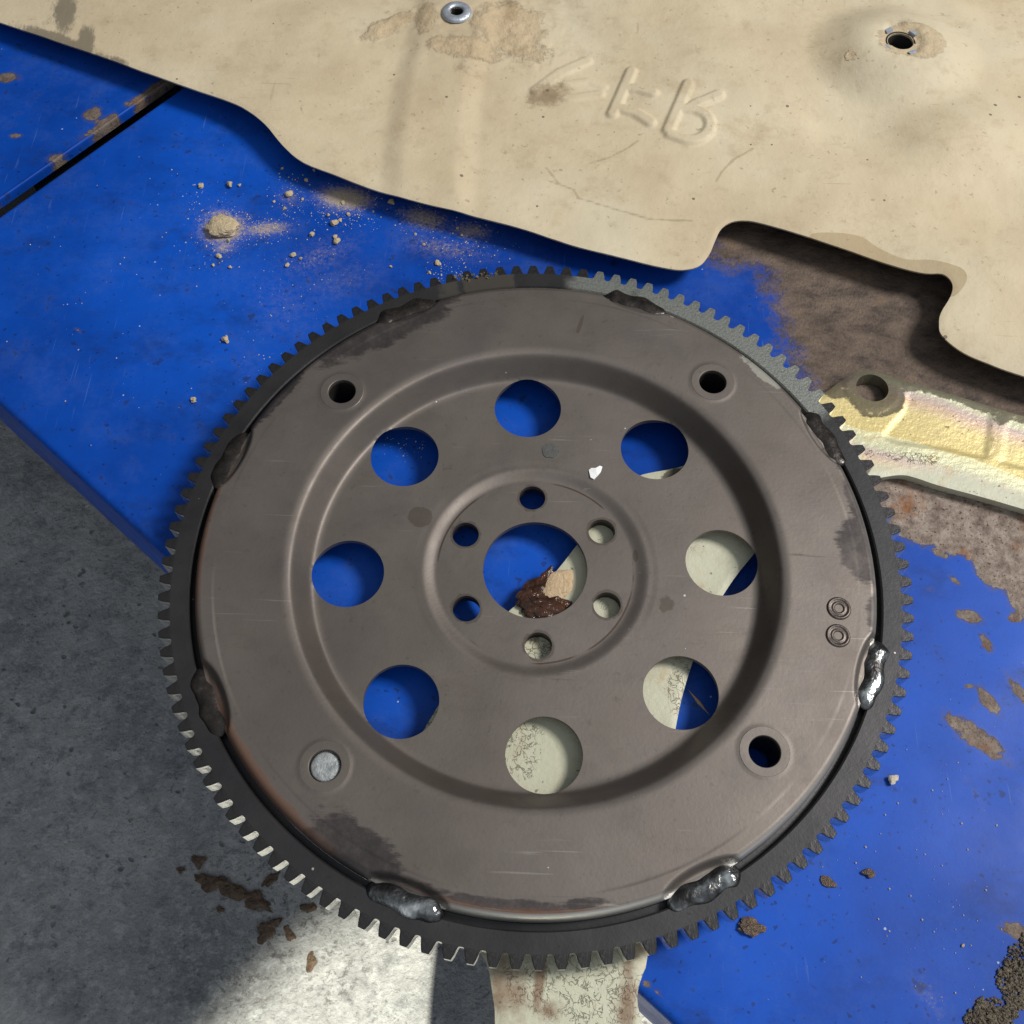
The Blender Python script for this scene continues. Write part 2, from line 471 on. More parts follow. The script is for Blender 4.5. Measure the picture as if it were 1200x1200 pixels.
def mat_flank():
    s = Mat('worn_bright_flank_steel')
    c = s.ramp(s.noise(420, 4, .65), [(.3, (0.50, 0.49, 0.46)), (.55, (0.78, 0.77, 0.74)), (.8, (0.86, 0.85, 0.82))])
    return s.done(c, .30, .95, s.bump(s.noise(900, 3), .0003, .4))


def mat_weld_lit():
    s = Mat('lit_weld_bead')  # brighter bead colour for the welds that catch the light
    n1 = s.noise(130, 3, .5)
    c = s.ramp(n1, [(.38, (0.035, 0.034, 0.035)), (.50, (0.11, 0.115, 0.12)), (.60, (0.30, 0.32, 0.33)), (.72, (0.74, 0.77, 0.78))])
    c = s.mix(s.mul(s.step(s.noise(240, 4, .7), .60, .70), .6), c, (0.10, 0.075, 0.05))
    nb = s.bump(s.add(s.noise(150, 3, .5), s.mul(s.noise(420, 4, .6), .18)), .0020, .65)
    return s.done(c, s.step(n1, .35, .6, .38, .14), .85, nb)


def mat_weld_shaded():
    s = Mat('shaded_weld_bead')  # darker copy of the bead colour for welds out of the light
    c = s.ramp(s.noise(200, 5, .7), [(.35, (0.020, 0.018, 0.018)), (.62, (0.045, 0.038, 0.034)), (.80, (0.15, 0.14, 0.13))])
    nb = s.bump(s.add(s.noise(170, 3, .5), s.mul(s.noise(520, 4, .7), .3)), .0008, .5)
    return s.done(c, s.step(s.noise(300, 3), .35, .65, .20, .45), .55, nb)


def mat_cover():
    s = Mat('yellow_passivated_plate')
    cream = s.ramp(s.noise(30, 5, .6), [(.3, (0.50, 0.50, 0.37)), (.7, (0.60, 0.60, 0.47))])
    x = s.xyz()
    band = s.add(s.add(s.mul(x[0], 16.0), s.mul(x[1], 46.0)), s.mul(s.noise(16, 3), .9))
    gold = s.ramp(s.math('FRACT', s.mul(band, .62)), [(0.0, (0.62, 0.51, 0.22)), (.40, (0.68, 0.57, 0.27)), (.57, (0.62, 0.46, 0.34)), (.68, (0.52, 0.42, 0.38)), (.80, (0.58, 0.59, 0.41)), (1.0, (0.68, 0.64, 0.39))])
    gm = s.mul(s.step(s.attr('gold'), .3, .7), s.step(s.noise(12, 2), .30, .55, .55, 1.0))
    c = s.mix(gm, cream, gold)
    c = s.mix(s.mul(s.step(s.noise(60, 5, .65), .55, .72), .55), c, (0.46, 0.30, 0.13))
    cz = s.voronoi(380, 'DISTANCE_TO_EDGE', s.warp(220, .009))
    cm = s.add(s.attr('cracked'), s.mul(s.add(s.noise(55, 5, .7), -.5), 1.1))
    ck = s.mul(s.mul(s.step(cz, .09, .02), s.step(s.noise(300, 3), .40, .56)), s.step(cm, .42, .66))
    c = s.mix(s.mul(ck, .62), c, (0.06, 0.05, 0.036))
    c = s.mix(s.mul(s.step(s.noise(38, 8, .75), .50, .68), .38), c, (0.36, 0.28, 0.18))
    g = s.add(s.attr('grime'), s.mul(s.add(s.noise(240, 5, .75), -.5), .9))
    c = s.mix(s.step(g, .48, .66, 0, .88), c, (0.075, 0.065, 0.042))
    br = s.add(s.attr('brown'), s.mul(s.add(s.noise(120, 5, .7), -.5), .8))
    c = s.mix(s.step(br, .40, .80, 0, .85), c, (0.20, 0.115, 0.065))
    sp = s.step(s.noise(330, 2, .5), .70, .74)
    c = s.mix(s.mul(sp, .7), c, (0.10, 0.075, 0.04))
    nb = s.bump(s.add(s.mul(ck, -1), s.mul(s.noise(420, 4, .65), .6)), .0007, .6)
    return s.done(c, s.add(s.step(gm, 0, 1, .48, .40), s.mul(s.step(g, .48, .66), .2)), s.mul(gm, .35), nb)


def mat_simple(name, lo, hi, rough, metal=0.0, scale=200, bump=.001, bs=400):
    s = Mat(name)
    c = s.ramp(s.noise(scale, 5, .65), [(.3, lo), (.7, hi)])
    return s.done(c, rough, metal, s.bump(s.noise(bs, 5, .65), bump, .7))


BLUE, CONC, TAN, STEEL, RING, TOOTH, FLANK = mat_blue(), mat_concrete(), mat_tan(), mat_steel(), mat_ring(), mat_tooth(), mat_flank()
WELD_LIT, WELD_SHADED, COVER = mat_weld_lit(), mat_weld_shaded(), mat_cover()
CRUMB = mat_simple('dry_tan_dirt', (0.48, 0.38, 0.23), (0.70, 0.58, 0.39), .9, 0, 500, .002, 900)
GRAIN = mat_simple('pale_dust_grain', (0.46, 0.39, 0.28), (0.72, 0.66, 0.56), .8, 0, 900, .001, 900)
CRUST = mat_simple('dark_gritty_crust', (0.025, 0.022, 0.018), (0.36, 0.30, 0.22), .6, 0.1, 1300, .004, 1500)
FLAKE = mat_simple('wet_brown_flake', (0.045, 0.030, 0.020), (0.17, 0.11, 0.07), .22, 0, 300, .002, 500)
GREASE = mat_simple('brown_grease', (0.010, 0.006, 0.004), (0.085, 0.032, 0.016), .08, 0, 160, .0016, 150)
CLOD = mat_simple('pale_peach_clod', (0.48, 0.34, 0.20), (0.66, 0.50, 0.32), .7, 0, 300, .0015, 700)
WHITE = mat_simple('white_paint_flake', (0.80, 0.81, 0.82), (0.86, 0.87, 0.88), .5, 0, 300, .0003, 500)
GREYDOT = mat_simple('grey_marker_paint', (0.085, 0.088, 0.085), (0.115, 0.118, 0.112), .5, .3, 300, .0003, 600)
ZINC = mat_simple('zinc_grommet', (0.42, 0.47, 0.55), (0.62, 0.66, 0.74), .38, .6, 120, .0006, 500)
UNDER = mat_simple('dark_underframe', (0.012, 0.013, 0.018), (0.03, 0.03, 0.035), .7, 0, 30, .001, 100)
PALE_DISC = mat_simple('pale_grey_disc', (0.22, 0.24, 0.25), (0.46, 0.49, 0.50), .5, .35, 420, .0008, 500)
PUNCH = mat_simple('dark_punched_steel', (0.075, 0.062, 0.056), (0.15, 0.125, 0.113), .42, .75, 500, .0002, 600)
HOLE_SHADE = mat_simple('hole_shade_black', (0.010, 0.009, 0.009), (0.02, 0.018, 0.016), .8, 0, 200, .0004, 500)  # near-black colour standing in for shade inside the shield holes
NUT = mat_simple('dark_nut_steel', (0.035, 0.032, 0.030), (0.07, 0.065, 0.06), .5, .7, 200, .0004, 500)

# ------------------------------------------------------------------ the floor
fx = np.concatenate([np.linspace(-3, -.62, 12)[:-1], np.linspace(-.62, .35, 160), np.linspace(.35, 3, 12)[1:]])
fy = np.concatenate([np.linspace(-3, -.45, 12)[:-1], np.linspace(-.45, .35, 130), np.linspace(.35, 3, 12)[1:]])
X, Y = np.meshgrid(fx, fy, indexing='ij')
V, Q, used = grid_mesh(np.stack([X, Y], -1), np.ones(X.shape, bool))
oilc = pxs([(330, 1080), (310, 1050), (370, 1060), (270, 1040), (390, 1140), (285, 1150)], Z_FLOOR)
oil = np.zeros(len(V))
for (cx, cy), r in zip(oilc, (.05, .03, .035, .03, .035, .03)):
    oil = np.maximum(oil, np.exp(-((V[:, 0] - cx) ** 2 + (V[:, 1] - cy) ** 2) / (2 * (r * .55) ** 2)))
zf = Z_FLOOR + (fbm(V[:, 0], V[:, 1], 14, 4, 3) - .5) * .004
tag(new_obj('floor', np.column_stack([V, zf]), Q, CONC, attrs={'oil': oil}), 'worn grey concrete workshop floor', 'floor', kind='structure')

# ------------------------------------------------------------------ the blue lift platform
E1 = px(0, 475, Z_DECK)[:2]; E3 = px(750, 1165, Z_DECK)[:2]
EV = (E3 - E1) / np.linalg.norm(E3 - E1); NV = np.array([-EV[1], EV[0]])
platform = tag(empty('lift_platform', (E1[0] + NV[0] * .3, E1[1] + NV[1] * .3, Z_FLOOR)),
               'worn blue painted steel lift platform under the flexplate', 'lift platform')
PL = Vector(platform.location)


def deck(e_lines, n_lines, seam_low, drop=.058, r=.0035):
    """folded deck plate: a flat top with a rounded edge turned down along n = 0 and along the seam"""
    arc = np.linspace(math.pi / 2, 0, 7)
    # profile along n: foot of the skirt, the bend, the flat
    prof = [(0, -r - drop), (0, -r - drop * .5)] + [(r - r * math.cos(math.pi / 2 - a), -r + r * math.sin(math.pi / 2 - a)) for a in arc]
    prof = [(0, -drop), (0, -drop * .5)] + [(r - r * math.cos(t), -r + r * math.sin(t)) for t in np.linspace(0, math.pi / 2, 7)]
    nn = [p[0] for p in prof] + [x for x in n_lines if x > r]
    nz = [p[1] for p in prof] + [0.0] * (len(nn) - len(prof))
    if seam_low:      # seam is the low-e end
        ee = [p[0] + e_lines[0] for p in prof] + [x for x in e_lines if x > e_lines[0] + r]
        ez = [p[1] for p in prof] + [0.0] * (len(ee) - len(prof))
    else:
        ee = [x for x in e_lines if x < e_lines[-1] - r] + [e_lines[-1] - p[0] for p in prof[::-1]]
        ez = [0.0] * (len(ee) - len(prof)) + [p[1] for p in prof[::-1]]
    Eg, Ng = np.meshgrid(ee, nn, indexing='ij')
    Zg = Z_DECK + np.minimum(np.array(ez)[:, None], np.array(nz)[None, :])
    Xg = E1[0] + Eg * EV[0] + Ng * NV[0]; Yg = E1[1] + Eg * EV[1] + Ng * NV[1]
    sag = (fbm(Xg, Yg, 5, 2, 5) - .5) * .0012
    Zg = Zg - np.maximum(sag, 0) * (Zg > Z_DECK - 1e-6)
    return grid_mesh(np.stack([Xg, Yg, Zg], -1), np.ones(Xg.shape, bool))


def ell(V, u, v, a, b, ang, z=Z_DECK):
    """normalised distance to an ellipse given in photo pixels (semi-axes in metres)"""
    c = px(u, v, z)[:2]; ca, sa = math.cos(math.radians(ang)), math.sin(math.radians(ang))
    dx = V[:, 0] - c[0]; dy = V[:, 1] - c[1]
    return np.hypot((dx * ca + dy * sa) / a, (-dx * sa + dy * ca) / b)


def polymask(V, pts, soft, z=Z_DECK, smooth=True):
    P = pxs(pts, z)
    if smooth: P = smooth_poly(P, 4)
    d, _, _ = sdf(V[:, 0], V[:, 1], P)
    return np.clip(.5 - d / soft, 0, 1)


def deck_attrs(V):
    wear = np.zeros(len(V)); dust = np.zeros(len(V))
    W1 = polymask(V, [(836, 262), (850, 230), (1000, 230), (1320, 380), (1320, 530), (1320, 560), (1020, 520), (975, 480), (945, 450), (925, 405), (912, 365), (900, 325), (878, 308), (852, 312), (828, 296)], .034)
    W2 = polymask(V, [(990, 500), (1200, 560), (1320, 590), (1320, 730), (1200, 722), (1178, 694), (1160, 688), (1146, 668), (1128, 652), (1104, 648), (1090, 640), (1066, 634), (1050, 622), (1032, 600)], .010)
    wear = np.maximum(W1, W2)
    for u, v, a, b, g in [(1119, 680, .0034, .0014, -55), (1091, 690, .0018, .0010, -30), (1100, 648, .003, .0016, -40), (1160, 680, .0055, .0020, -35),
                          (1136, 722, .0055, .0026, -10), (1155, 753, .0022, .0046, 20), (1190, 724, .004, .002, 0), (1134, 804, .0012, .0009, 0), (1160, 822, .0026, .0070, 30),
                          (1141, 827, .0009, .0011, 0), (1196, 812, .0022, .0085, 30), (1145, 864, .0140, .0042, -38), (1192, 1092, .005, .003, -20), (1148, 1175, .0018, .0012, 0),
                          (108, 134, .0045, .0050, 10), (18, 158, .0035, .0018, 0), (88, 386, .0042, .0016, -25), (140, 60, .004, .003, 0), (8, 90, .006, .004, 0),
                          (757, 1153, .0013, .0009, -40), (768, 1160, .0010, .0007, -40), (777, 1166, .0008, .0006, 0)]:
        wear = np.maximum(wear, np.clip(1.05 - .55 * ell(V, u, v, a, b, g), 0, 1) * (1 if (v > 600 or v < 200) else .62))
    # edges of the seam rub bare
    e = (V[:, 0] - E1[0]) * EV[0] + (V[:, 1] - E1[1]) * EV[1]
    wear = np.maximum(wear, np.clip(.62 - np.abs(e + .1045) / .011, 0, 1) * sstep(.33, .62, fbm(V[:, 0], V[:, 1], 45, 3, 9)) * 1.25)
    rust = np.clip(polymask(V, [(800, 180), (1320, 330), (1320, 560), (1060, 490), (940, 480), (820, 330)], .03) * 1.0, 0, 1)
    rust = np.maximum(rust, (e < -.07) * .58)
    rust = np.maximum(rust, .45 * (1 - W2) * (V[:, 1] < .05))
    for u, v, a, b, g, k in [(405, 232, .018, .0095, -8, .85), (497, 256, .018, .009, -18, .66), (552, 270, .014, .008, -10, .62), (262, 268, .014, .012, 0, .85), (258, 252, .010, .006, 0, .6),
                             (312, 268, .016, .006, 8, .66), (262, 290, .007, .006, 0, .62), (340, 232, .008, .010, 0, .45), (375, 300, .028, .012, 30, .40),
                             (520, 290, .030, .010, -10, .45), (330, 355, .020, .030, 30, .30), (290, 430, .010, .020, 20, .22), (400, 330, .03, .015, 25, .32),
                             (1090, 1170, .006, .012, 30, .35), (1140, 930, .005, .014, 20, .25)]:
        dust = np.maximum(dust, k * np.exp(-ell(V, u, v, a, b, g) ** 2 * .9))
    return {'wear': wear, 'dust': dust, 'rust': rust}


ea = np.concatenate([np.arange(-.0945, .56, .0022), np.linspace(.57, .9, 12)])
na = np.concatenate([np.arange(.0, .70, .0022), np.linspace(.71, .95, 8)])
V, Q, _ = deck(ea, na, True)
da = new_obj('deck_plate', V - np.array(PL), Q, BLUE, platform, attrs=deck_attrs(V))
eb = np.concatenate([np.linspace(-.9, -.36, 14)[:-1], np.arange(-.36, -.1029, .0025), [-.1029]])
nb_ = np.concatenate([np.arange(.0, .45, .0025), np.linspace(.46, .95, 20)])
V, Q, _ = deck(eb, nb_, False, .0055, .0012)
db = new_obj('deck_plate', V - np.array(PL), Q, BLUE, platform, attrs=deck_attrs(V))
bm = bmesh.new()
for (e0, e1) in ((-.85, -.12), (-.08, .86)):
    for (n0, n1) in ((.10, .18), (.62, .72)):
        P = [(e0, n0), (e1, n0), (e1, n1), (e0, n1)]
        lo = [bm.verts.new((E1[0] + e * EV[0] + n * NV[0] - PL.x, E1[1] + e * EV[1] + n * NV[1] - PL.y, -.003)) for e, n in P]
        hi = [bm.verts.new((v.co.x, v.co.y, Z_DECK - .0016 - Z_FLOOR)) for v in lo]
        bm.faces.new(lo[::-1]); bm.faces.new(hi)
        for k in range(4): bm.faces.new((lo[k], lo[(k + 1) % 4], hi[(k + 1) % 4], hi[k]))
me = bpy.data.meshes.new('support_beam'); bm.to_mesh(me); bm.free(); me.materials.append(UNDER)
sb = bpy.data.objects.new('support_beam', me); col.objects.link(sb); sb.parent = platform

# ------------------------------------------------------------------ the yellow passivated cover plate under the flexplate
OUT = [(1330, 520), (1200, 487), (1120, 463), (1045, 441), (1022, 434), (1002, 437), (984, 447), (966, 460), (900, 500), (850, 527), (795, 547), (742, 560), (706, 598),
       (677, 637), (640, 682), (596, 716), (545, 780), (498, 852), (470, 910), (470, 980), (505, 1060), (556, 1110), (571, 1132), (577, 1165), (580, 1200), (576, 1330), (570, 1600), (560, 2200),  # long end out of view, added to throw a shadow across the sunlit floor
       (800, 2200), (785, 1600), (770, 1330), (756, 1215), (748, 1180), (748, 1160), (754, 1140), (759, 1121), (775, 1000), (785, 900), (792, 853), (800, 815), (811, 778), (826, 737), (847, 698),
       (876, 658), (930, 600), (990, 568), (1033, 559), (1058, 556), (1076, 560), (1100, 568), (1152, 582), (1200, 596), (1330, 635)]
OUTL = smooth_poly(pxs(OUT, Z_COVER), 4)
lug = px(1022, 455, Z_COVER)[:2]
xs = np.arange(OUTL[:, 0].min() - .002, OUTL[:, 0].max() + .002, .0011); ys = np.arange(OUTL[:, 1].min() - .002, OUTL[:, 1].max() + .002, .0011)
V, Q, _ = sheet(xs, ys, OUTL, [(lug[0], lug[1], .0074)])
d_in, _, _ = sdf(V[:, 0], V[:, 1], OUTL)
z = np.full(len(V), Z_COVER)
pocket1 = smooth_poly(pxs([(1064, 460), (1072, 455), (1110, 466), (1155, 480), (1161, 490), (1156, 530), (1150, 536), (1110, 527), (1040, 515), (1046, 497), (1060, 480)], Z_COVER), 4)
pocket2 = smooth_poly(pxs([(1182, 492), (1190, 488), (1330, 525), (1330, 575), (1185, 545), (1176, 535)], Z_COVER), 4)
for pk in (pocket1, pocket2):
    d, _, _ = sdf(V[:, 0], V[:, 1], pk); z -= .0005 * sstep(.0008, -.0008, d)
dl = np.hypot(V[:, 0] - lug[0], V[:, 1] - lug[1])
z += .0004 * sstep(.0135, .0120, dl)
z -= .0005 * sstep(.0025, 0, -d_in)
z += (fbm(V[:, 0], V[:, 1], 25, 3, 4) - .5) * .0006
z = np.minimum(z, np.where(np.hypot(V[:, 0], V[:, 1]) < .06, Z_COVER, 1))
gold = polymask(V, [(960, 450), (1020, 425), (1330, 500), (1330, 620), (1150, 560), (1040, 545), (960, 530)], .02, Z_COVER)
cracked = np.zeros(len(V)); brown = np.zeros(len(V)); grime = np.zeros(len(V))
for u, v, a, b, g, k in [(605, 870, .012, .016, 20, .95), (800, 805, .008, .014, -15, .85), (690, 1160, .018, .026, 10, .9), (620, 1150, .014, .012, 0, .8), (820, 640, .010, .010, 0, .5),
                         (740, 700, .02, .01, 40, .6), (505, 848, .010, .008, 0, .8), (632, 757, .008, .008, 0, .9), (708, 705, .006, .006, 0, .6), (1060, 535, .024, .0035, -4, .85)]:
    cracked = np.maximum(cracked, k * np.exp(-ell(V, u, v, a, b, g, Z_COVER) ** 2 * .8))
for u, v, a, b, g, k in [(632, 1150, .003, .016, -8, .9), (600, 1160, .014, .018, 30, .72), (590, 1190, .005, .01, 0, .6), (735, 1185, .006, .022, -8, .75), (735, 1130, .004, .012, 10, .75), (640, 1185, .010, .006, 0, .7), (650, 700, .014, .012, 40, .5), (1060, 528, .030, .003, -4, .45), (1165, 520, .0025, .018, 5, .5)]:
    brown = np.maximum(brown, k * np.exp(-ell(V, u, v, a, b, g, Z_COVER) ** 2 * .8))
# black grime left in the machined corners round the lug and along the upper edge
ring_g = np.exp(-((dl - .0120) / .0026) ** 2) * .75
edge_top = polymask(V, [(960, 445), (1022, 420), (1340, 500), (1340, 520), (1200, 497), (1160, 488), (1110, 470), (1068, 460), (1060, 480), (1040, 490), (1010, 490), (990, 470), (968, 468)], .004, Z_COVER)
grime = np.maximum(ring_g * (V[:, 1] > lug[1] - .012), edge_top * .72)
grime = np.maximum(grime, np.exp(-ell(V, 1172, 490, .007, .006, 0, Z_COVER) ** 2) * .8)
grime = np.maximum(grime, np.exp(-ell(V, 790, 557, .008, .005, 20, Z_COVER) ** 2) * .95)
cover = new_obj('engine_cover_plate', np.column_stack([V, z]), Q, COVER, attrs={'gold': gold, 'cracked': cracked, 'grime': grime, 'brown': brown})
cover.data.validate()
solidify(cover, Z_COVER - Z_DECK - .0004)
tag(cover, 'curved pale yellow plated metal cover lying between flexplate and blue deck', 'cover plate')

# ------------------------------------------------------------------ the flexplate
flex = tag(empty('flexplate', (0, 0, Z_COVER)), 'round brown steel flexplate with toothed ring and eight large holes', 'flexplate')
OFF = np.array([0, 0, -Z_COVER])
PHI = 0.06739; PHIS = 0.06197
big = [(.0775 * math.cos(PHI + k * math.pi / 4), .0775 * math.sin(PHI + k * math.pi / 4), .01487) for k in range(8)]
small = [(.0333 * math.cos(PHIS + math.radians(30 + 60 * k)), .0333 * math.sin(PHIS + math.radians(30 + 60 * k)), .0056) for k in range(6)]
bolts = [(.1153 * math.cos(PHI + math.radians(45 + 90 * k)), .1153 * math.sin(PHI + math.radians(45 + 90 * k)), .0061) for k in range(4)]
WELD_A = [26.9 + 45 * k for k in range(8)]

# profile (r, z): sunken hub, disc, dish wall, flat flange, rolled rim
rad_ = np.concatenate([np.arange(.0217, .0412, .001), np.arange(.0412, .0475, .0006), np.arange(.0475, .0870, .00095), np.arange(.0870, .1045, .00055), np.arange(.1045, .1300, .0009), np.arange(.1300, .1345, .0006)])
pzz = -.0128 + .0015 * sstep(.0412, .0472, rad_) + .0113 * (.35 * sstep(.0895, .1030, rad_) + .65 * np.clip((rad_ - .0925) / .0066, 0, 1))
pzz = np.where(rad_ > .1035, 0, pzz)
k5 = np.array([.06, .24, .40, .24, .06])
zs = np.convolve(np.pad(pzz, 2, mode='edge'), k5, 'valid'); pzz = np.where((rad_ > .086) & (rad_ < .105), zs, pzz)
rimang = np.linspace(0, math.pi / 2, 9)
rim_r = .1345 + .0031 * np.sin(rimang); rim_z = -.0042 * (1 - np.cos(rimang))
pr = np.concatenate([rad_, rim_r, [.1376] * 5]); pz = np.concatenate([pzz, rim_z, [-.0055, -.0068, -.0082, -.0096, -.0110]])
ns = len(pr)
NT = 900
th = np.linspace(0, 2 * math.pi, NT, endpoint=False)
Rg, Tg = np.meshgrid(pr, th, indexing='ij'); Zg = np.repeat(pz[:, None], NT, 1)
# the rim is pressed in at the eight welds
dmin = np.full(NT, 99.0)
for a in WELD_A: dmin = np.minimum(dmin, np.abs((np.degrees(th) - a + 180) % 360 - 180))
rec = np.sqrt(np.clip(1 - (dmin / 6.6) ** 2, 0, 1))
r_b = .1388 - .0062 * rec
drop = .0040 * sstep(0, .35, rec)[None, :] * sstep(r_b[None, :] - .0014, r_b[None, :] + .0016, Rg)
Zg = np.minimum(Zg, np.maximum(Zg - drop, np.minimum(Zg, -.0046)))
XX = Rg * np.cos(Tg); YY = Rg * np.sin(Tg)
for cx, cy, r in bolts:
    d = np.hypot(XX - cx, YY - cy); Zg = Zg + .00025 * sstep(.0104, .0094, d)
Zg = Zg + (fbm(XX, YY, 18, 3, 11) - .5) * .0004 * ((Rg > .05) & (Rg < .13))
keep = np.ones(XX.shape, bool)
HOLES = big + small + bolts
for cx, cy, r in HOLES: keep &= np.hypot(XX - cx, YY - cy) > r - .00025


def hsnap(x, y):
    best = np.full(x.shape, 1e9); nx = x.copy(); ny = y.copy()
    for cx, cy, r in HOLES:
        q = np.hypot(x - cx, y - cy); e = np.abs(q - r); m = e < best
        nx = np.where(m, cx + (x - cx) / q * r, nx); ny = np.where(m, cy + (y - cy) / q * r, ny); best = np.minimum(best, e)
    return nx, ny, best < .0022


V, Q, used = grid_mesh(np.stack([XX, YY, Zg], -1), keep, wrap=True, snap=hsnap)
rv = np.hypot(V[:, 0], V[:, 1]); av = np.degrees(np.arctan2(V[:, 1], V[:, 0]))


def angm(a, w):
    d = np.abs((av - a + 180) % 360 - 180); return np.exp(-(d / w) ** 2)


rim = sstep(.112, .136, rv); rim2 = sstep(.127, .1375, rv)
stain = np.maximum.reduce([rim * angm(122, 16) * 1.0, rim2 * angm(148, 9) * .9, rim2 * angm(12, 9) * .85, rim * angm(4, 8) * .95, rim2 * angm(-8, 6) * .7, rim2 * angm(22, 6) * .6,
                           rim * angm(-118, 10) * .95, rim2 * angm(-108, 8) * .75, .36 * sstep(.05, .08, rv) * sstep(.09, .08, rv) * angm(100, 30), sstep(.127, .133, rv) * sstep(.1355, .134, rv) * angm(-92, 20) * .62, rim2 * angm(175, 12) * .45])
rustv = np.maximum.reduce([sstep(.129, .1365, rv) * angm(-140, 24) * .95, sstep(.131, .1368, rv) * angm(178, 26) * .85, sstep(.131, .1350, rv) * sstep(.1366, .1350, rv) * angm(-92, 26) * .7, sstep(.131, .137, rv) * angm(-3, 12) * .5])
for cx, cy, r in bolts:
    d = np.hypot(V[:, 0] - cx, V[:, 1] - cy); rustv = np.maximum(rustv, .42 * np.exp(-((d - .0105) / .0012) ** 2))
pale = np.maximum.reduce([sstep(.128, .1345, rv) * angm(43, 9) * .68, sstep(.130, .136, rv) * angm(66, 14) * .55, sstep(.130, .136, rv) * angm(30, 6) * .5])
oilv = np.zeros(len(V))
for u, v, a, b, g, k in [(492, 606, .0065, .0055, 0, .85), (780, 707, .006, .006, 0, .62), (680, 380, .0012, .007, -15, .85), (572, 531, .002, .002, 0, .45), (745, 650, .0015, .0035, 0, .8)]:
    oilv = np.maximum(oilv, k * np.exp(-ell(V, u, v, a, b, g, -.0113 if 430 < v else 0) ** 3))
for cx, cy, r in small:
    d = np.hypot(V[:, 0] - cx, V[:, 1] - cy); oilv = np.maximum(oilv, .62 * np.exp(-((d - r) / .0022) ** 2))
rim_gleam = np.maximum.reduce([sstep(.1352, .1366, rv) * sstep(.1380, .1372, rv) * np.maximum(angm(-84, 20), angm(-55, 25) * .6), sstep(.1352, .1366, rv) * angm(-5, 30) * .25])  # where the rim reflection is painted: lower side, weaker on the right
plate = new_obj('pressed_plate', V + OFF, Q, STEEL, flex, attrs={'rim_gleam': rim_gleam, 'stain': np.minimum(stain * 1.3, 1.1), 'rust': rustv, 'pale': pale, 'oil': oilv})
solidify(plate, .0024)


def lathe(profile, n, cx=0, cy=0, closed=True):
    vs = []; fs = []; m = len(profile)
    for k in range(n):
        a = 2 * math.pi * k / n
        for r, zz in profile: vs.append((cx + r * math.cos(a), cy + r * math.sin(a), zz))
    for k in range(n):
        for i in range(m if closed else m - 1):
            fs.append((k * m + i, ((k + 1) % n) * m + i, ((k + 1) % n) * m + (i + 1) % m, k * m + (i + 1) % m))
    return np.array(vs), fs


def flat_by_angle(ob, deg=30):
    ob.data.polygons.foreach_set('use_smooth', [True] * len(ob.data.polygons))
    ob.data.set_sharp_from_angle(angle=math.radians(deg))


# spacer welded under the hub: the flexplate stands on it
v, f = lathe([(.0245, -.0161), (.0245, -.0190), (.0250, -.0195), (.0405, -.0195), (.0410, -.0190), (.0410, -.0161)], 96)
# the six bolt holes go right through the spacer: build it from sectors between the holes
sp_v = []; sp_f = []
rr = np.linspace(.0235, .0408, 16); tt = np.linspace(0, 2 * math.pi, 240, endpoint=False)
Rr, Tt = np.meshgrid(rr, tt, indexing='ij'); xx = Rr * np.cos(Tt); yy = Rr * np.sin(Tt)
kp = np.ones(xx.shape, bool)
for cx, cy, r in small: kp &= np.hypot(xx - cx, yy - cy) > r + .0001


def ssnap(x, y):
    best = np.full(x.shape, 1e9); nx = x.copy(); ny = y.copy()
    for cx, cy, r in small:
        q = np.hypot(x - cx, y - cy); e = np.abs(q - r - .0004); m = e < best
        nx = np.where(m, cx + (x - cx) / q * (r + .0004), nx); ny = np.where(m, cy + (y - cy) / q * (r + .0004), ny); best = np.minimum(best, e)
    return nx, ny, best < .0016


v, f, _ = grid_mesh(np.stack([xx, yy, np.full(xx.shape, -.01592)], -1), kp, wrap=True, snap=ssnap)
spc = new_obj('hub_spacer', v + OFF, f, NUT, flex, smooth=False); solidify(spc, .0195 - .01592)

# ring gear: a body and 120 teeth
RT, RB = -.0052, -.0146
ring = None
ROOT, TIP = .1481, S
N_T = 120; G0 = 0.3
rb_v = []; rb_f = []
angs = []
for k in range(N_T):
    tcn = G0 + 1.5 + 3 * k
    angs += [tcn - 1.28, tcn - .43, tcn + .43, tcn + 1.28]
m = 0
pf = [(.1404, RT - .0006), (.1410, RT)]
loops = [(.1404, RT - .0006), (.1410, RT), (.1430, RT), (.1455, RT), (ROOT, RT), (ROOT, RB), (.1378, RB), (.1378, RT - .0038), (.1404, RT - .0042)]
for a in angs:
    c_, s_ = math.cos(math.radians(a)), math.sin(math.radians(a))
    for r, zz in loops: rb_v.append((r * c_, r * s_, zz))
L = len(loops); NA = len(angs)
for k in range(NA):
    for i in range(L):
        if i == 4 and k % 4 != 3: continue        # closed by a tooth
        a, b = k * L, ((k + 1) % NA) * L
        rb_f.append((a + i, b + i, b + (i + 1) % L, a + (i + 1) % L))
rb_v = np.array(rb_v); rav = np.degrees(np.arctan2(rb_v[:, 1], rb_v[:, 0]))
am = lambda a, w: np.exp(-(((rav - a + 180) % 360 - 180) / w) ** 2)
bare = np.maximum.reduce([am(58, 20), am(40, 12) * .9, am(78, 10) * .8]); muckv = np.maximum(am(100, 6), am(108, 5) * .6)
ring = new_obj('ring_gear', rb_v + OFF, rb_f, RING, flex, attrs={'bare': bare, 'muck': muckv}, smooth=False)
ring.data.materials.append(FLANK)
for p in ring.data.polygons:
    if abs(p.normal.z) < .2 and math.hypot(p.center.x, p.center.y) > .147: p.material_index = 1
flat_by_angle(ring, 25)
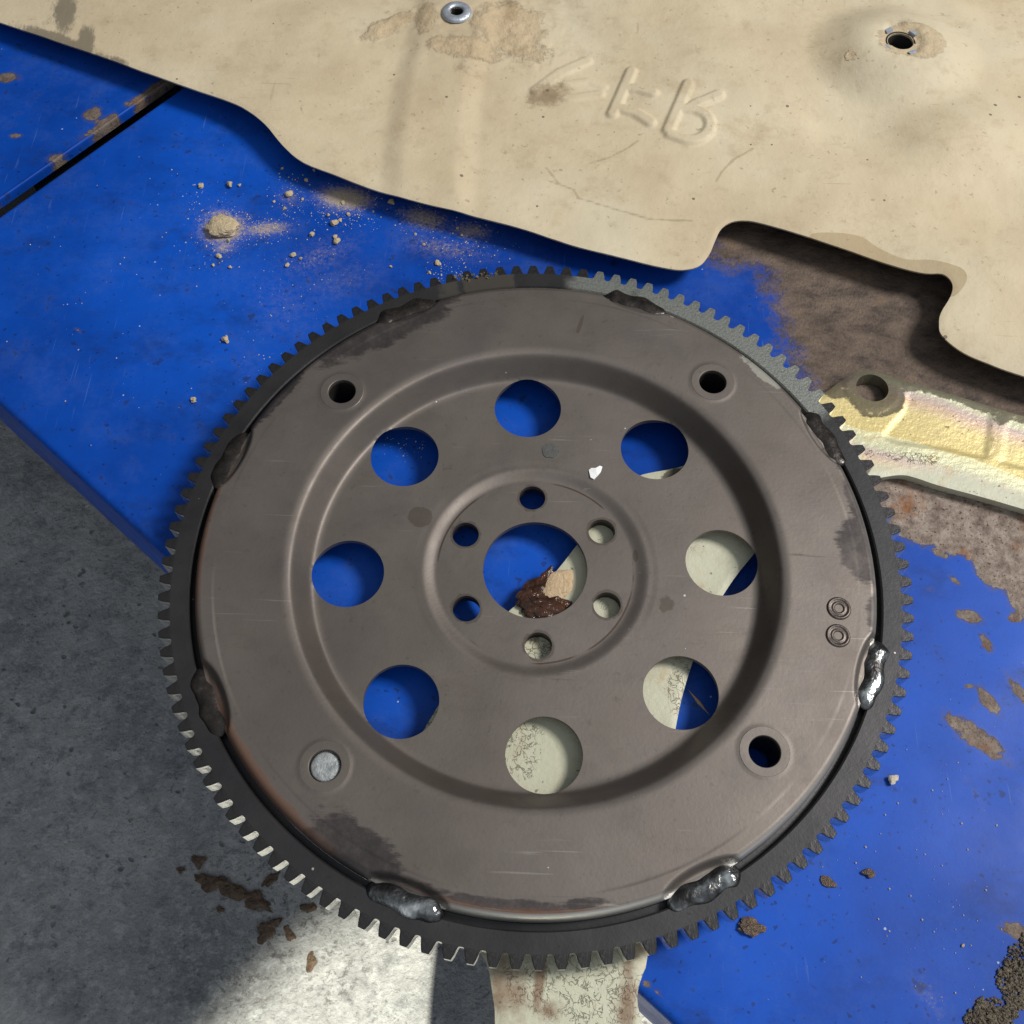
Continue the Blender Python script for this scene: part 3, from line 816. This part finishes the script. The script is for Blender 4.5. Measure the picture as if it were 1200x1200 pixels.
# one tooth, local frame: +x outward
half = [(ROOT, 1.28), (.1483, 1.14), (.1488, 1.03), (.1510, .80), (.1523, .60), (TIP, .47)]
prof_t = [(r * math.cos(math.radians(-a)), r * math.sin(math.radians(-a))) for r, a in half] + [(r * math.cos(math.radians(a)), r * math.sin(math.radians(a))) for r, a in half[::-1]]
prof_t += [(ROOT * math.cos(math.radians(a)), ROOT * math.sin(math.radians(a))) for a in (.43, -.43)]
n = len(prof_t); ch = .00022
cxm = sum(p[0] for p in prof_t) / n
def inset(p): return ((p[0] - cxm) * .955 + cxm if p[0] > ROOT + .0004 else p[0], p[1] * (.90 if p[0] > ROOT + .0004 else 1))
vt = [(*inset(p), RT) for p in prof_t] + [(p[0], p[1], RT - ch) for p in prof_t] + [(p[0], p[1], RB + ch) for p in prof_t] + [(*inset(p), RB) for p in prof_t]
ft = [tuple(range(n)), tuple(range(4 * n - 1, 3 * n - 1, -1))]
side = []
for lv in range(3):
    for i in range(n - 3):
        ft.append((lv * n + i, (lv + 1) * n + i, (lv + 1) * n + i + 1, lv * n + i + 1))
        if lv >= 1: side.append(len(ft) - 1)


def tooth_mesh(name, mats):
    me = bpy.data.meshes.new(name); me.from_pydata(vt, [], ft); me.update()
    for mm in mats: me.materials.append(mm)
    for i in side: me.polygons[i].material_index = 1
    me.polygons.foreach_set('use_smooth', [True] * len(me.polygons)); me.set_sharp_from_angle(angle=math.radians(32))
    return me


def mat_tooth_bare():
    s = Mat('speckled_bare_tooth_steel')
    g = s.noise(900, 3, .65)
    c = s.mix(s.step(g, .34, .60, .60, .88), (0.045, 0.045, 0.045), (0.27, 0.283, 0.265))
    return s.done(c, .42, .7, s.bump(g, .0005, .35))


TM = tooth_mesh('tooth', (TOOTH, FLANK)); TMB = tooth_mesh('tooth_bare', (mat_tooth_bare(), FLANK))
for k in range(N_T):
    a = G0 + 1.5 + 3 * k
    o = bpy.data.objects.new('tooth', TMB if 34 < a < 82 else TM)
    o.parent = ring; o.location = (0, 0, -Z_COVER); o.rotation_euler = (0, 0, math.radians(a)); col.objects.link(o)


# weld beads between rim and ring
def bead(a0, seed, mt, half_deg=6.1, flat=1.0):
    vs = []; fs = []; nu, nv = 44, 18
    for i in range(nu):
        t = i / (nu - 1) * 2 - 1
        a = math.radians(a0 + t * half_deg)
        e = math.sqrt(max(0, 1 - abs(t) ** 3.2))
        w = .0044 * e + .00005; h = .0024 * flat * e + .00005
        wob = .0006 * math.sin(7 * t + seed) + .0005 * (vnoise(t, seed, 5, seed) - .5)
        for j in range(nv):
            b = 2 * math.pi * j / nv
            k = 1 + .20 * (fbm(t * 1.0, b / 6.28, 2.6, 2, seed + 3) - .5) * (1 if 0 < b < math.pi else .2)
            if t > .45: k *= 1 + .25 * math.exp(-((t - .72) / .16) ** 2)
            r = .1393 + wob + w * math.cos(b) * k
            zz = -.0056 + h * math.sin(b) * k
            vs.append((r * math.cos(a), r * math.sin(a), zz))
    for i in range(nu - 1):
        for j in range(nv):
            fs.append((i * nv + j, i * nv + (j + 1) % nv, (i + 1) * nv + (j + 1) % nv, (i + 1) * nv + j))
    fs.append(tuple(range(nv))[::-1]); fs.append(tuple((nu - 1) * nv + j for j in range(nv)))
    return new_obj('weld_bead', np.array(vs) + OFF, fs, mt, flex)


for k, a in enumerate(WELD_A):
    bead(a, k + 2, WELD_LIT if k in (6, 7, 5) else WELD_SHADED, flat=1.0 if k in (5, 6, 7) else .6)  # lit beads get the brighter colour, the others the shaded copy

# weld nuts under the four outer bolt holes, lengthened to darken the bores, with a raised collar
for cx, cy, r in bolts:
    v, f = lathe([(.0062, -.0022), (.0060, -.0210), (.0063, -.0216), (.0095, -.0216), (.0100, -.0210), (.0100, -.0027)], 40, cx, cy, closed=False)
    o = new_obj('weld_nut', v + OFF, f, NUT, flex); flat_by_angle(o, 35)
    v, f = lathe([(.0059, -.0010), (.0060, .0003), (.0062, .00042), (.0066, .00044), (.0093, .00042), (.0096, .0002)], 48, cx, cy, closed=False)
    v[:, 2] -= .0001
    o = new_obj('collar', v + OFF, f, STEEL, flex); flat_by_angle(o, 18)

# a pale grey disc fills the bolt hole over the edge of the deck
bx_, by_, _r = bolts[2] if bolts[2][0] < 0 and bolts[2][1] < 0 else [b for b in bolts if b[0] < 0 and b[1] < 0][0]
v, f = lathe([(.00005, -.0012), (.0030, -.0012), (.0050, -.00125), (.0056, -.0017), (.0058, -.0040)], 40, bx_, by_, closed=False)
new_obj('hole_disc', v + OFF, f, PALE_DISC, flex)
# two punched inspection marks near the rim
for u, vv in ((983, 713), (982, 745)):
    c = px(u, vv, 0)
    v, f = lathe([(.0001, -.0002), (.0014, -.0002), (.0019, .00035), (.0024, .00062), (.0028, .00022), (.0033, .00018), (.0038, .0006), (.0042, .0007), (.0047, .00035), (.0050, -.0003)], 40, c[0], c[1], closed=False)
    new_obj('punch_mark', v + OFF, f, PUNCH, flex)
# grey marker dot on the disc
c = px(645, 528, -.0111)
pts = [(.0037 * (1 + .06 * math.sin(3 * a + 1)) * math.cos(a) + c[0], .0037 * (1 + .05 * math.sin(5 * a)) * math.sin(a) + c[1]) for a in np.linspace(0, 2 * math.pi, 36, endpoint=False)]
v = np.array([(x, y, -.01095) for x, y in pts] + [(x, y, -.01145) for x, y in pts]) + OFF
f = [tuple(range(36))] + [(i, i + 36, (i + 1) % 36 + 36, (i + 1) % 36) for i in range(36)]
new_obj('paint_dot', v, f, GREYDOT, flex, smooth=False)

# ------------------------------------------------------------------ the tan heat shield
SZ, SBX = -.0125, .010
shp = lambda pts: pxs(pts, SZ, SBX)
SH_OUT = [(-140, -25), (-60, 5), (0, 27), (60, 48), (130, 72), (200, 98), (262, 120), (290, 133), (312, 150), (332, 173), (356, 192), (400, 208), (440, 222), (480, 235), (550, 252), (610, 268), (680, 289), (740, 303), (785, 312), (805, 313),
          (821, 308), (832, 295), (839, 279), (846, 265), (858, 257), (876, 256), (900, 262), (950, 278), (1000, 294), (1050, 311), (1084, 320), (1104, 322), (1115, 333), (1114, 347), (1103, 366), (1101, 378), (1105, 392), (1130, 411), (1160, 424), (1200, 438), (1320, 475)]
edge = smooth_poly(shp(SH_OUT), 4, closed=False)
top = np.array([(edge[-1][0] + .02, .47), (edge[0][0] - .02, .47)])
SHL = np.vstack([edge, top])
lx0, ly0 = px(610, 170, SZ, SBX)[:2]; lx1, ly1 = px(860, 55, SZ, SBX)[:2]


def axis(lo, hi, a, b, fine, coarse):
    return np.concatenate([np.arange(lo, a, coarse), np.arange(a, b, fine), np.arange(b, hi, coarse)])


xs = axis(SHL[:, 0].min() - .002, SHL[:, 0].max() + .003, lx0, lx1, .0007, .0014)
ys = axis(SHL[:, 1].min() - .002, SHL[:, 1].max() + .003, ly0, ly1, .0007, .0014)
eyeA = px(535, 11.5, SZ + .0065, SBX); eyeB = px(1055, 50, SZ + .009, SBX)
V, Q, _ = sheet(xs, ys, SHL, [(eyeA[0], eyeA[1], .0036), (eyeB[0], eyeB[1], .0068)])
x, y = V[:, 0], V[:, 1]
z = SZ + SBX * x
z0 = z.copy()
d_e, _, _ = seg_dist(x, y, edge, closed=False)


def g(u, v, a, b, ang=0):
    return np.exp(-ell(V, u, v, a, b, ang, SZ) ** 2)


# ridge running down from the grommet
ridge = shp([(545, -60), (538, 10), (524, 60), (512, 110), (505, 170), (500, 245), (498, 260)])
dr, _, _ = seg_dist(x, y, smooth_poly(ridge, 5, closed=False), closed=False)
z += .0028 * sstep(.026, .012, dr) * sstep(.0, .03, d_e + .012)
# dome round the right hole, with dents and swells beside it
z += .0105 * sstep(.050, .016, np.hypot(x - eyeB[0], (y - eyeB[1]) * 1.15)) - .0016 * sstep(.013, .009, np.hypot(x - eyeB[0], y - eyeB[1]))
z += .006 * g(1130, 170, .040, .026, 20) + .004 * g(1180, 330, .05, .03, 0) - .0055 * g(1010, 155, .032, .022, -20) - .005 * g(1170, 250, .03, .026) + .003 * g(880, 60, .05, .03, 10)
z += .002 * g(535, 12, .022, .018) + .0025 * g(790, 0, .06, .016, -8)
z += (fbm(x, y, 9, 3, 21) - .5) * .0070 + (fbm(x, y, 40, 3, 31) - .5) * .0010
# rolled edge
z -= .0004 * sstep(.0022, 0, d_e)
# pressed lettering, raised
def stroke(pts, w=.0030, h=.0015, smooth=False):
    global z
    P = shp(pts)
    if smooth: P = smooth_poly(P, 5, closed=False)
    d, _, _ = seg_dist(x, y, P, closed=False)
    STR[:] = np.maximum(STR, h * sstep(w + .0012, w - .0013, d))


STR = np.zeros(len(V))
stroke([(806, 100), (783, 152)])
stroke([(806, 128), (816, 122), (842, 112)])
stroke([(797, 128), (815, 129), (829, 137), (832, 149), (824, 160), (808, 164), (786, 157)], smooth=True)
stroke([(740, 82), (718, 130)])
stroke([(732, 101), (748, 103), (765, 109)])
stroke([(724, 123), (745, 130), (762, 142)])
stroke([(628, 104), (656, 84), (688, 69)], h=.0009)
stroke([(640, 104), (668, 112), (704, 106)], .0024, .0008)
stroke([(662, 96), (690, 92), (708, 98)], .0020, .0007)
z += STR
# far side folds down on to the deck, out of view
fold = sstep(.425, .452, y)
z = z * (1 - fold) + (Z_DECK + .0022) * fold
dirt = np.maximum.reduce([.85 * g(597, 15, .007, .013), .7 * g(610, 60, .018, .006, 20), .62 * g(545, 82, .012, .008, -25), .95 * g(640, 108, .018, .011, 25), .55 * g(470, 20, .016, .008, 40), .5 * g(610, 75, .02, .010, 20),
                          .55 * g(1055, 50, .016, .012), .45 * g(600, 300, .10, .008, -15), .35 * g(700, 60, .09, .015, -5), .4 * g(1190, 20, .015, .01), .4 * g(800, 300, .03, .006, -15)])
sludge = np.maximum.reduce([.95 * g(60, 42, .034, .007, -22), 1.0 * g(75, 12, .009, .024, 12), .95 * g(100, 46, .007, .018, 12), .8 * g(30, 36, .02, .005, -20), .75 * g(130, 68, .022, .005, -22), .6 * g(55, 25, .012, .012), .5 * g(118, 5, .010, .005)])
dampP = smooth_poly(shp([(950, 280), (960, 273), (1005, 276), (1030, 290), (1060, 303), (1090, 305), (1115, 312), (1129, 320), (1131, 332), (1122, 345), (1112, 348), (1100, 330), (1060, 325), (1000, 302)]), 4)
dd, _, _ = sdf(x, y, dampP); damp = np.clip(.5 - dd / .004, 0, 1)
crk = np.zeros(len(V))
for pts in ([(640, 210), (672, 222), (678, 232), (700, 238), (735, 247), (760, 254), (812, 256)], [(690, 190), (715, 182), (735, 172), (748, 163)], [(840, 210), (846, 200), (860, 186), (882, 174)], [(640, 195), (655, 215), (672, 222)]):
    d, _, _ = seg_dist(x, y, shp(pts) + 0, closed=False); crk = np.maximum(crk, np.clip(1 - d / .0021, 0, 1))
cake = np.maximum.reduce([g(598, 34, .024, .022), .85 * g(545, 60, .030, .010, -10), .8 * g(500, 25, .010, .016), g(455, 30, .02, .008, 35), .9 * sstep(1.5, .5, np.hypot((x - eyeB[0] - .006) / .019, (y - eyeB[1]) / .014)), g(990, 83, .004, .004), .7 * g(620, 60, .02, .012)])
lump = fbm(x, y, 160, 4, 41)
z = z + np.clip(cake, 0, 1) * sstep(.42, .62, lump) * .0011 * (1 - fold)
shield = tag(empty('heat_shield', (0, .46, Z_DECK)), 'dusty tan stamped sheet metal heat shield with two holes and raised lettering', 'heat shield')
SO = np.array([0, -.46, -Z_DECK])
pan = new_obj('shield_panel', np.column_stack([x, y, z]) + SO, Q, TAN, shield, attrs={'dirt': dirt, 'sludge': sludge, 'damp': damp, 'crack': crk, 'cake': cake})
pan.data.validate()
solidify(pan, .0011)
from bisect import bisect


def zat(cx, cy):
    k = np.argmin((x - cx) ** 2 + (y - cy) ** 2); return z[k]


za = zat(eyeA[0] + .0085, eyeA[1])
v, f = lathe([(.0037, -.0010), (.0036, .0004), (.0040, .0010), (.0050, .0013), (.0072, .0011), (.0082, .0004), (.0084, -.0006)], 40, eyeA[0], eyeA[1], closed=False)
v[:, 2] += za + .0003
gr = new_obj('grommet', v + SO, f, ZINC, shield)
v, f = lathe([(.0036, .0003), (.0036, -.0120)], 32, eyeA[0], eyeA[1], closed=False); v[:, 2] += za + .0002
new_obj('grommet_shade_tube', v + SO, f, HOLE_SHADE, gr)  # black tube paints the shade inside the grommet hole
zb = zat(eyeB[0] + .0085, eyeB[1])
v, f = lathe([(.0070, -.0180), (.0069, -.0001), (.0074, .0006), (.0080, .0002)], 40, eyeB[0], eyeB[1], closed=False)
v[:, 2] += zb
new_obj('hole_shade_tube', v + SO, f, HOLE_SHADE, shield)  # black tube added to make the hole look deep in shade
for a in (40, 125, 215, 300):       # small bent tabs of the nut clip round the hole
    t = []
    for r0, w, hh in ((.0086, .0021, .0004), (.0090, .0022, .0012), (.0106, .0020, .0012), (.0110, .0017, .0003)):
        for s_ in (-1, 1):
            ca, sa = math.cos(math.radians(a)), math.sin(math.radians(a))
            t.append((eyeB[0] + r0 * ca - s_ * w * sa, eyeB[1] + r0 * sa + s_ * w * ca, zb + hh - .0002))
    fs = [(2 * i, 2 * i + 2, 2 * i + 3, 2 * i + 1) for i in range(3)]
    o = new_obj('clip_tab', np.array(t) + SO, fs, ZINC, shield, smooth=False); solidify(o, -.0004)


# ------------------------------------------------------------------ loose dirt
def rock(name, u, v, z0, rad, mt, seed, flat=.6, elong=1.0, ang=0.0, sub=2, rough=.35):
    c = px(u, v, z0)
    bm = bmesh.new(); bmesh.ops.create_icosphere(bm, subdivisions=sub, radius=1)
    r_ = random.Random(seed); ph = [r_.uniform(0, 6.28) for _ in range(9)]; fq = [r_.uniform(1.2, 4.5) for _ in range(9)]
    for w in bm.verts:
        p = w.co.copy()
        k = 1 + rough * (math.sin(fq[0] * p.x + ph[0]) * math.sin(fq[1] * p.y + ph[1]) + .6 * math.sin(fq[2] * 1.8 * p.z + ph[2] + p.x * fq[3]) * math.sin(fq[4] * 1.6 * p.y + ph[4])) \
            + .35 * rough * math.sin(fq[5] * 4 * p.x + ph[5]) * math.sin(fq[6] * 4 * p.y + ph[6] + 3 * p.z)
        w.co = p * k
        w.co.x *= elong; w.co.z *= flat
    zm = min(w.co.z for w in bm.verts)
    bmesh.ops.rotate(bm, verts=bm.verts, cent=(0, 0, 0), matrix=Matrix.Rotation(math.radians(ang), 3, 'Z'))
    for w in bm.verts:
        w.co.z -= zm * .82
        if w.co.z < -.02: w.co.z = -.02
        w.co *= rad
    me = bpy.data.meshes.new(name); bm.to_mesh(me); bm.free(); me.materials.append(mt)
    me.polygons.foreach_set('use_smooth', [True] * len(me.polygons)); me.set_sharp_from_angle(angle=math.radians(38))
    o = bpy.data.objects.new(name, me); o.location = (c[0], c[1], z0); col.objects.link(o)
    return o


PXM = .00047     # metres per photo pixel on the far half of the deck
tag(rock('dirt_clod', 262, 270, Z_DECK, .0066, CRUMB, 3, .42, 1.15, 10, 3, .22), 'largest tan dirt clod with crumbs around it on the blue deck', 'dirt clod')
GRP = 'tan dirt crumbs scattered on the blue deck'
for k, (u, v, r) in enumerate([(251, 263, 3.2), (260, 258, 3.4), (273, 262, 4.0), (277, 268, 3), (268, 283, 2.6), (257, 301, 3.4), (236, 219, 3.4), (270, 218, 4.2), (281, 218, 2.4), (340, 229, 4.6),
                               (334, 245, 2.7), (359, 212, 3), (385, 253, 2.8), (392, 263, 4.4), (399, 259, 2.8), (366, 276, 3.4), (395, 284, 4.2), (393, 278, 2.8), (344, 300, 3.2), (353, 304, 2.4), (337, 312, 3.0),
                               (265, 399, 4.2), (227, 470, 3.2), (408, 252, 2.6), (402, 238, 3), (459, 238, 3.9), (512, 309, 3.4), (515, 310, 2.6), (536, 268, 2), (541, 276, 2.0), (250, 311, 2.2), (270, 314, 2.2), (331, 198, 2.2), (355, 234, 2), (321, 237, 2.2), (368, 200, 2.2), (503, 320, 2.4), (497, 287, 2), (267, 402, 2), (487, 275, 1.8), (458, 313, 1.8), (1128, 1108, 1.6)]):
    o = rock('dirt_crumb', u, v, Z_DECK, r * PXM * .85, CRUMB, 20 + k, .75, 1.1, k * 40, 2 if r > 3 else 1, .3)
    dcl = math.hypot(u - 262, v - 270)
    if u == 265 and v == 399: lb = 'lone rounded tan crumb on bare blue paint outside the ring teeth'
    elif u == 227: lb = 'small crumb on clear blue paint between lone crumb and ring teeth'
    elif u == 1128: lb = 'minute pale crumb on blue deck beside the dark gritty crust'
    elif dcl < 26: lb = 'tan crumb crowded round the largest dirt clod'
    elif v > 305 and u > 490: lb = 'tan crumb resting beside the ring teeth below the heat shield'
    elif u > 380 and r > 3.8 and u < 420: lb = 'bigger tan crumb below the dust smear by the shield edge'
    else: lb = 'small tan crumb scattered on blue deck away from the largest clod'
    tag(o, lb, 'dirt crumb', GRP)
tag(rock('pebble', 1045, 914, Z_DECK, .0020, GRAIN, 91, .6, 1.1, 20), 'tiny pale pebble alone on blue deck outside the ring teeth', 'pebble')
tag(rock('rust_flake', 880, 1087, Z_DECK, .0030, FLAKE, 92, .35, 1.4, -20, 3), 'dark brown curled flake on blue deck near the silver weld', 'flake')
tag(rock('rust_flake', 1018, 1024, Z_DECK, .0017, FLAKE, 93, .4, 1.3, 10), 'small reddish flake on open blue deck away from the ring', 'flake')
tag(rock('rust_flake', 970, 1034, Z_DECK, .0017, FLAKE, 96, .3, 1.7, -10), 'thin dark flake on blue deck nearer the ring teeth', 'flake')

# crust of dark grit in the corner of the deck
cru = []
cf = []
r_ = random.Random(5)
blobs = [(1190, 1140, .0055), (1180, 1148, .004), (1200, 1130, .007), (1215, 1120, .008), (1195, 1160, .003), (1182, 1165, .0028), (1165, 1185, .0045), (1155, 1192, .005), (1145, 1198, .0045), (1170, 1192, .0035), (1150, 1175, .0016), (1185, 1185, .0025), (1195, 1175, .0025), (1205, 1165, .003), (1178, 1195, .003)]
bm = bmesh.new()
for (u, v, rad) in blobs:
    c = px(u, v, Z_DECK)
    for k in range(int(50 + rad * 30000)):
        a = r_.uniform(0, 6.28); q = rad * math.sqrt(r_.random()); s_ = .00018 + .00062 * r_.random() ** 2
        gm = bmesh.ops.create_icosphere(bm, subdivisions=1, radius=s_)
        for w in gm['verts']: w.co *= r_.uniform(.6, 1.35)
        hz = r_.random() * rad * .28 * (1 - q / rad)
        for w in gm['verts']:
            w.co = w.co * r_.uniform(.7, 1.2) + Vector((c[0] + q * math.cos(a), c[1] + q * math.sin(a), Z_DECK + s_ * .45 + hz))
me = bpy.data.meshes.new('grit_crust'); bm.to_mesh(me); bm.free(); me.materials.append(CRUST)
o = bpy.data.objects.new('grit_crust', me); col.objects.link(o)
tag(o, 'dark gritty crust of dried dirt on the edge of the blue deck', 'grit', kind='stuff')

bm = bmesh.new()
for (u, v, rad, n_) in [(535, 317, .0055, 70), (556, 314, .006, 80), (515, 322, .004, 35), (575, 318, .005, 40), (545, 322, .004, 40)]:
    c = px(u, v, -.0052)
    for k in range(n_):
        a = r_.uniform(0, 6.28); q = rad * math.sqrt(r_.random()); s_ = .0002 + .0008 * r_.random() ** 2
        p = Vector((c[0] + q * math.cos(a), c[1] + q * math.sin(a), -.0052 + s_ * .4))
        if not .1412 < math.hypot(p.x, p.y) < .1505: continue
        gm = bmesh.ops.create_icosphere(bm, subdivisions=1, radius=s_)
        for w in gm['verts']: w.co = w.co * r_.uniform(.6, 1.35) + p
me = bpy.data.meshes.new('greasy_grit'); bm.to_mesh(me); bm.free(); me.materials.append(CRUST)
o = bpy.data.objects.new('greasy_grit', me); col.objects.link(o)
tag(o, 'dark greasy grit caked on the ring gear below the heat shield', 'grit', kind='stuff')

# fine dust grains, far too many to count
tv, tf = [], []
base_v = np.array([(1, 0, 0), (-1, 0, 0), (0, 1, 0), (0, -1, 0), (0, 0, .8), (0, 0, -.4)])
base_f = [(0, 2, 4), (2, 1, 4), (1, 3, 4), (3, 0, 4), (2, 0, 5), (1, 2, 5), (3, 1, 5), (0, 3, 5)]
cl = [(262, 270, 26, 24, 520), (312, 268, 26, 14, 260), (340, 230, 18, 26, 160), (400, 245, 40, 22, 600), (500, 260, 40, 22, 180), (550, 285, 30, 26, 200), (525, 318, 26, 10, 120), (350, 330, 70, 60, 150), (240, 260, 40, 50, 130), (290, 440, 40, 60, 70), (475, 520, 25, 15, 70), (1040, 960, 140, 150, 150), (130, 330, 150, 160, 110), (1120, 1090, 70, 80, 60)]
for (u, v, su, sv_, n_) in cl:
    for k in range(n_):
        uu, vv = r_.gauss(u, su * .62), r_.gauss(v, sv_ * .62)
        c = px(uu, vv, Z_DECK); s_ = .00009 + .00040 * r_.random() ** 4
        if .10 < math.hypot(c[0], c[1]) < .156 or (c[:2] - E1) @ NV < .006 or abs((c[:2] - E1) @ EV + .099) < .008: continue
        k0 = len(tv); ca, sa = math.cos(k), math.sin(k)
        for p in base_v: tv.append((c[0] + s_ * (p[0] * ca - p[1] * sa), c[1] + s_ * (p[0] * sa + p[1] * ca), Z_DECK + s_ * (.35 + p[2])))
        tf += [tuple(i + k0 for i in q) for q in base_f]
tag(new_obj('dust_grains', tv, tf, GRAIN, smooth=False), 'fine pale dust grains sprinkled over the blue deck', 'dust', kind='stuff')

# wet brown flakes on the concrete
for k, (u, v, rad, el, an) in enumerate([(248, 1035, .0070, 1.9, -10), (272, 1044, .0085, 1.3, -50), (302, 1057, .0075, 2.0, -20), (232, 1009, .0052, 1.4, -20), (314, 1090, .0075, 1.5, 35), (340, 1096, .0046, 1.5, -60), (362, 1064, .0052, 1.5, 30), (366, 1125, .0048, 1.8, 70), (318, 1032, .0045, 2.0, 40), (212, 1020, .0028, 1.2, 0), (258, 1066, .0026, 1.3, 0)]):
    o = rock('brown_flake', u, v, Z_FLOOR, rad * .62, FLAKE, 60 + k, .16, el, an, 3, .5)
    o.location.z += .0012
    lb = {7: 'brown flake on the sunlit patch of concrete floor', 6: 'brown flake on concrete floor tucked against the gear teeth'}.get(k, 'large wet brown flake in the cluster on shaded concrete' if rad > .0065 else 'small brown flake on the edge of the cluster on shaded concrete')
    tag(o, lb, 'flake', 'wet brown flakes on the concrete')

# grease and a clod on the cover plate, seen through the centre hole
ZC = Z_COVER + .0003
tag(rock('grease_lump', 634, 706, ZC, .0066, GREASE, 71, .20, 1.5, -20, 4, .45), 'shiny dark brown grease lump seen through the centre hole', 'grease')
tag(rock('grease_lump', 630, 690, ZC, .0040, GREASE, 73, .2, 2.2, 50, 4, .45), 'black tar smear along clod edge seen through the centre hole', 'grease')
tag(rock('dried_clod', 654, 688, ZC, .0052, CLOD, 72, .25, 1.5, 45, 3, .2), 'pale peach dried clod on cover plate inside the centre hole', 'clod')
# white paint flake on the disc
fl = px(697, 555, -.0110)
P = pxs([(690, 551), (693, 549), (698, 549), (703, 546), (706, 547), (704, 553), (700, 558), (696, 562), (692, 560), (691, 556)], -.0110)
nv = len(P)
v = np.array([(a, b, -.01075 + .0003 * math.sin(i)) for i, (a, b) in enumerate(P)] + [(a, b, -.0114) for a, b in P])
f = [tuple(range(nv))[::-1]] + [(i, (i + 1) % nv, (i + 1) % nv + nv, i + nv) for i in range(nv)]
o = new_obj('paint_flake', v, f, WHITE, smooth=False)
tag(o, 'bright white flake stuck on the brown disc beside the hub', 'flake')
# stray metal splinter lying under the flexplate
a, b = px(806, 808, Z_DECK), px(832, 839, Z_DECK)
m_ = (a + b) / 2
d = (b - a) / np.linalg.norm(b - a); nn_ = np.array([-d[1], d[0], 0])
v = [a + (0, 0, .0003), m_ + nn_ * .0008 + (0, 0, .0003), b + (0, 0, .0003), m_ - nn_ * .0008 + (0, 0, .0003), m_ + (0, 0, .0016)]
tag(new_obj('metal_splinter', v, [(0, 3, 4), (3, 2, 4), (2, 1, 4), (1, 0, 4), (0, 1, 2, 3)], CLOD, smooth=False), 'thin pale splinter on blue deck seen through a large hole', 'splinter')
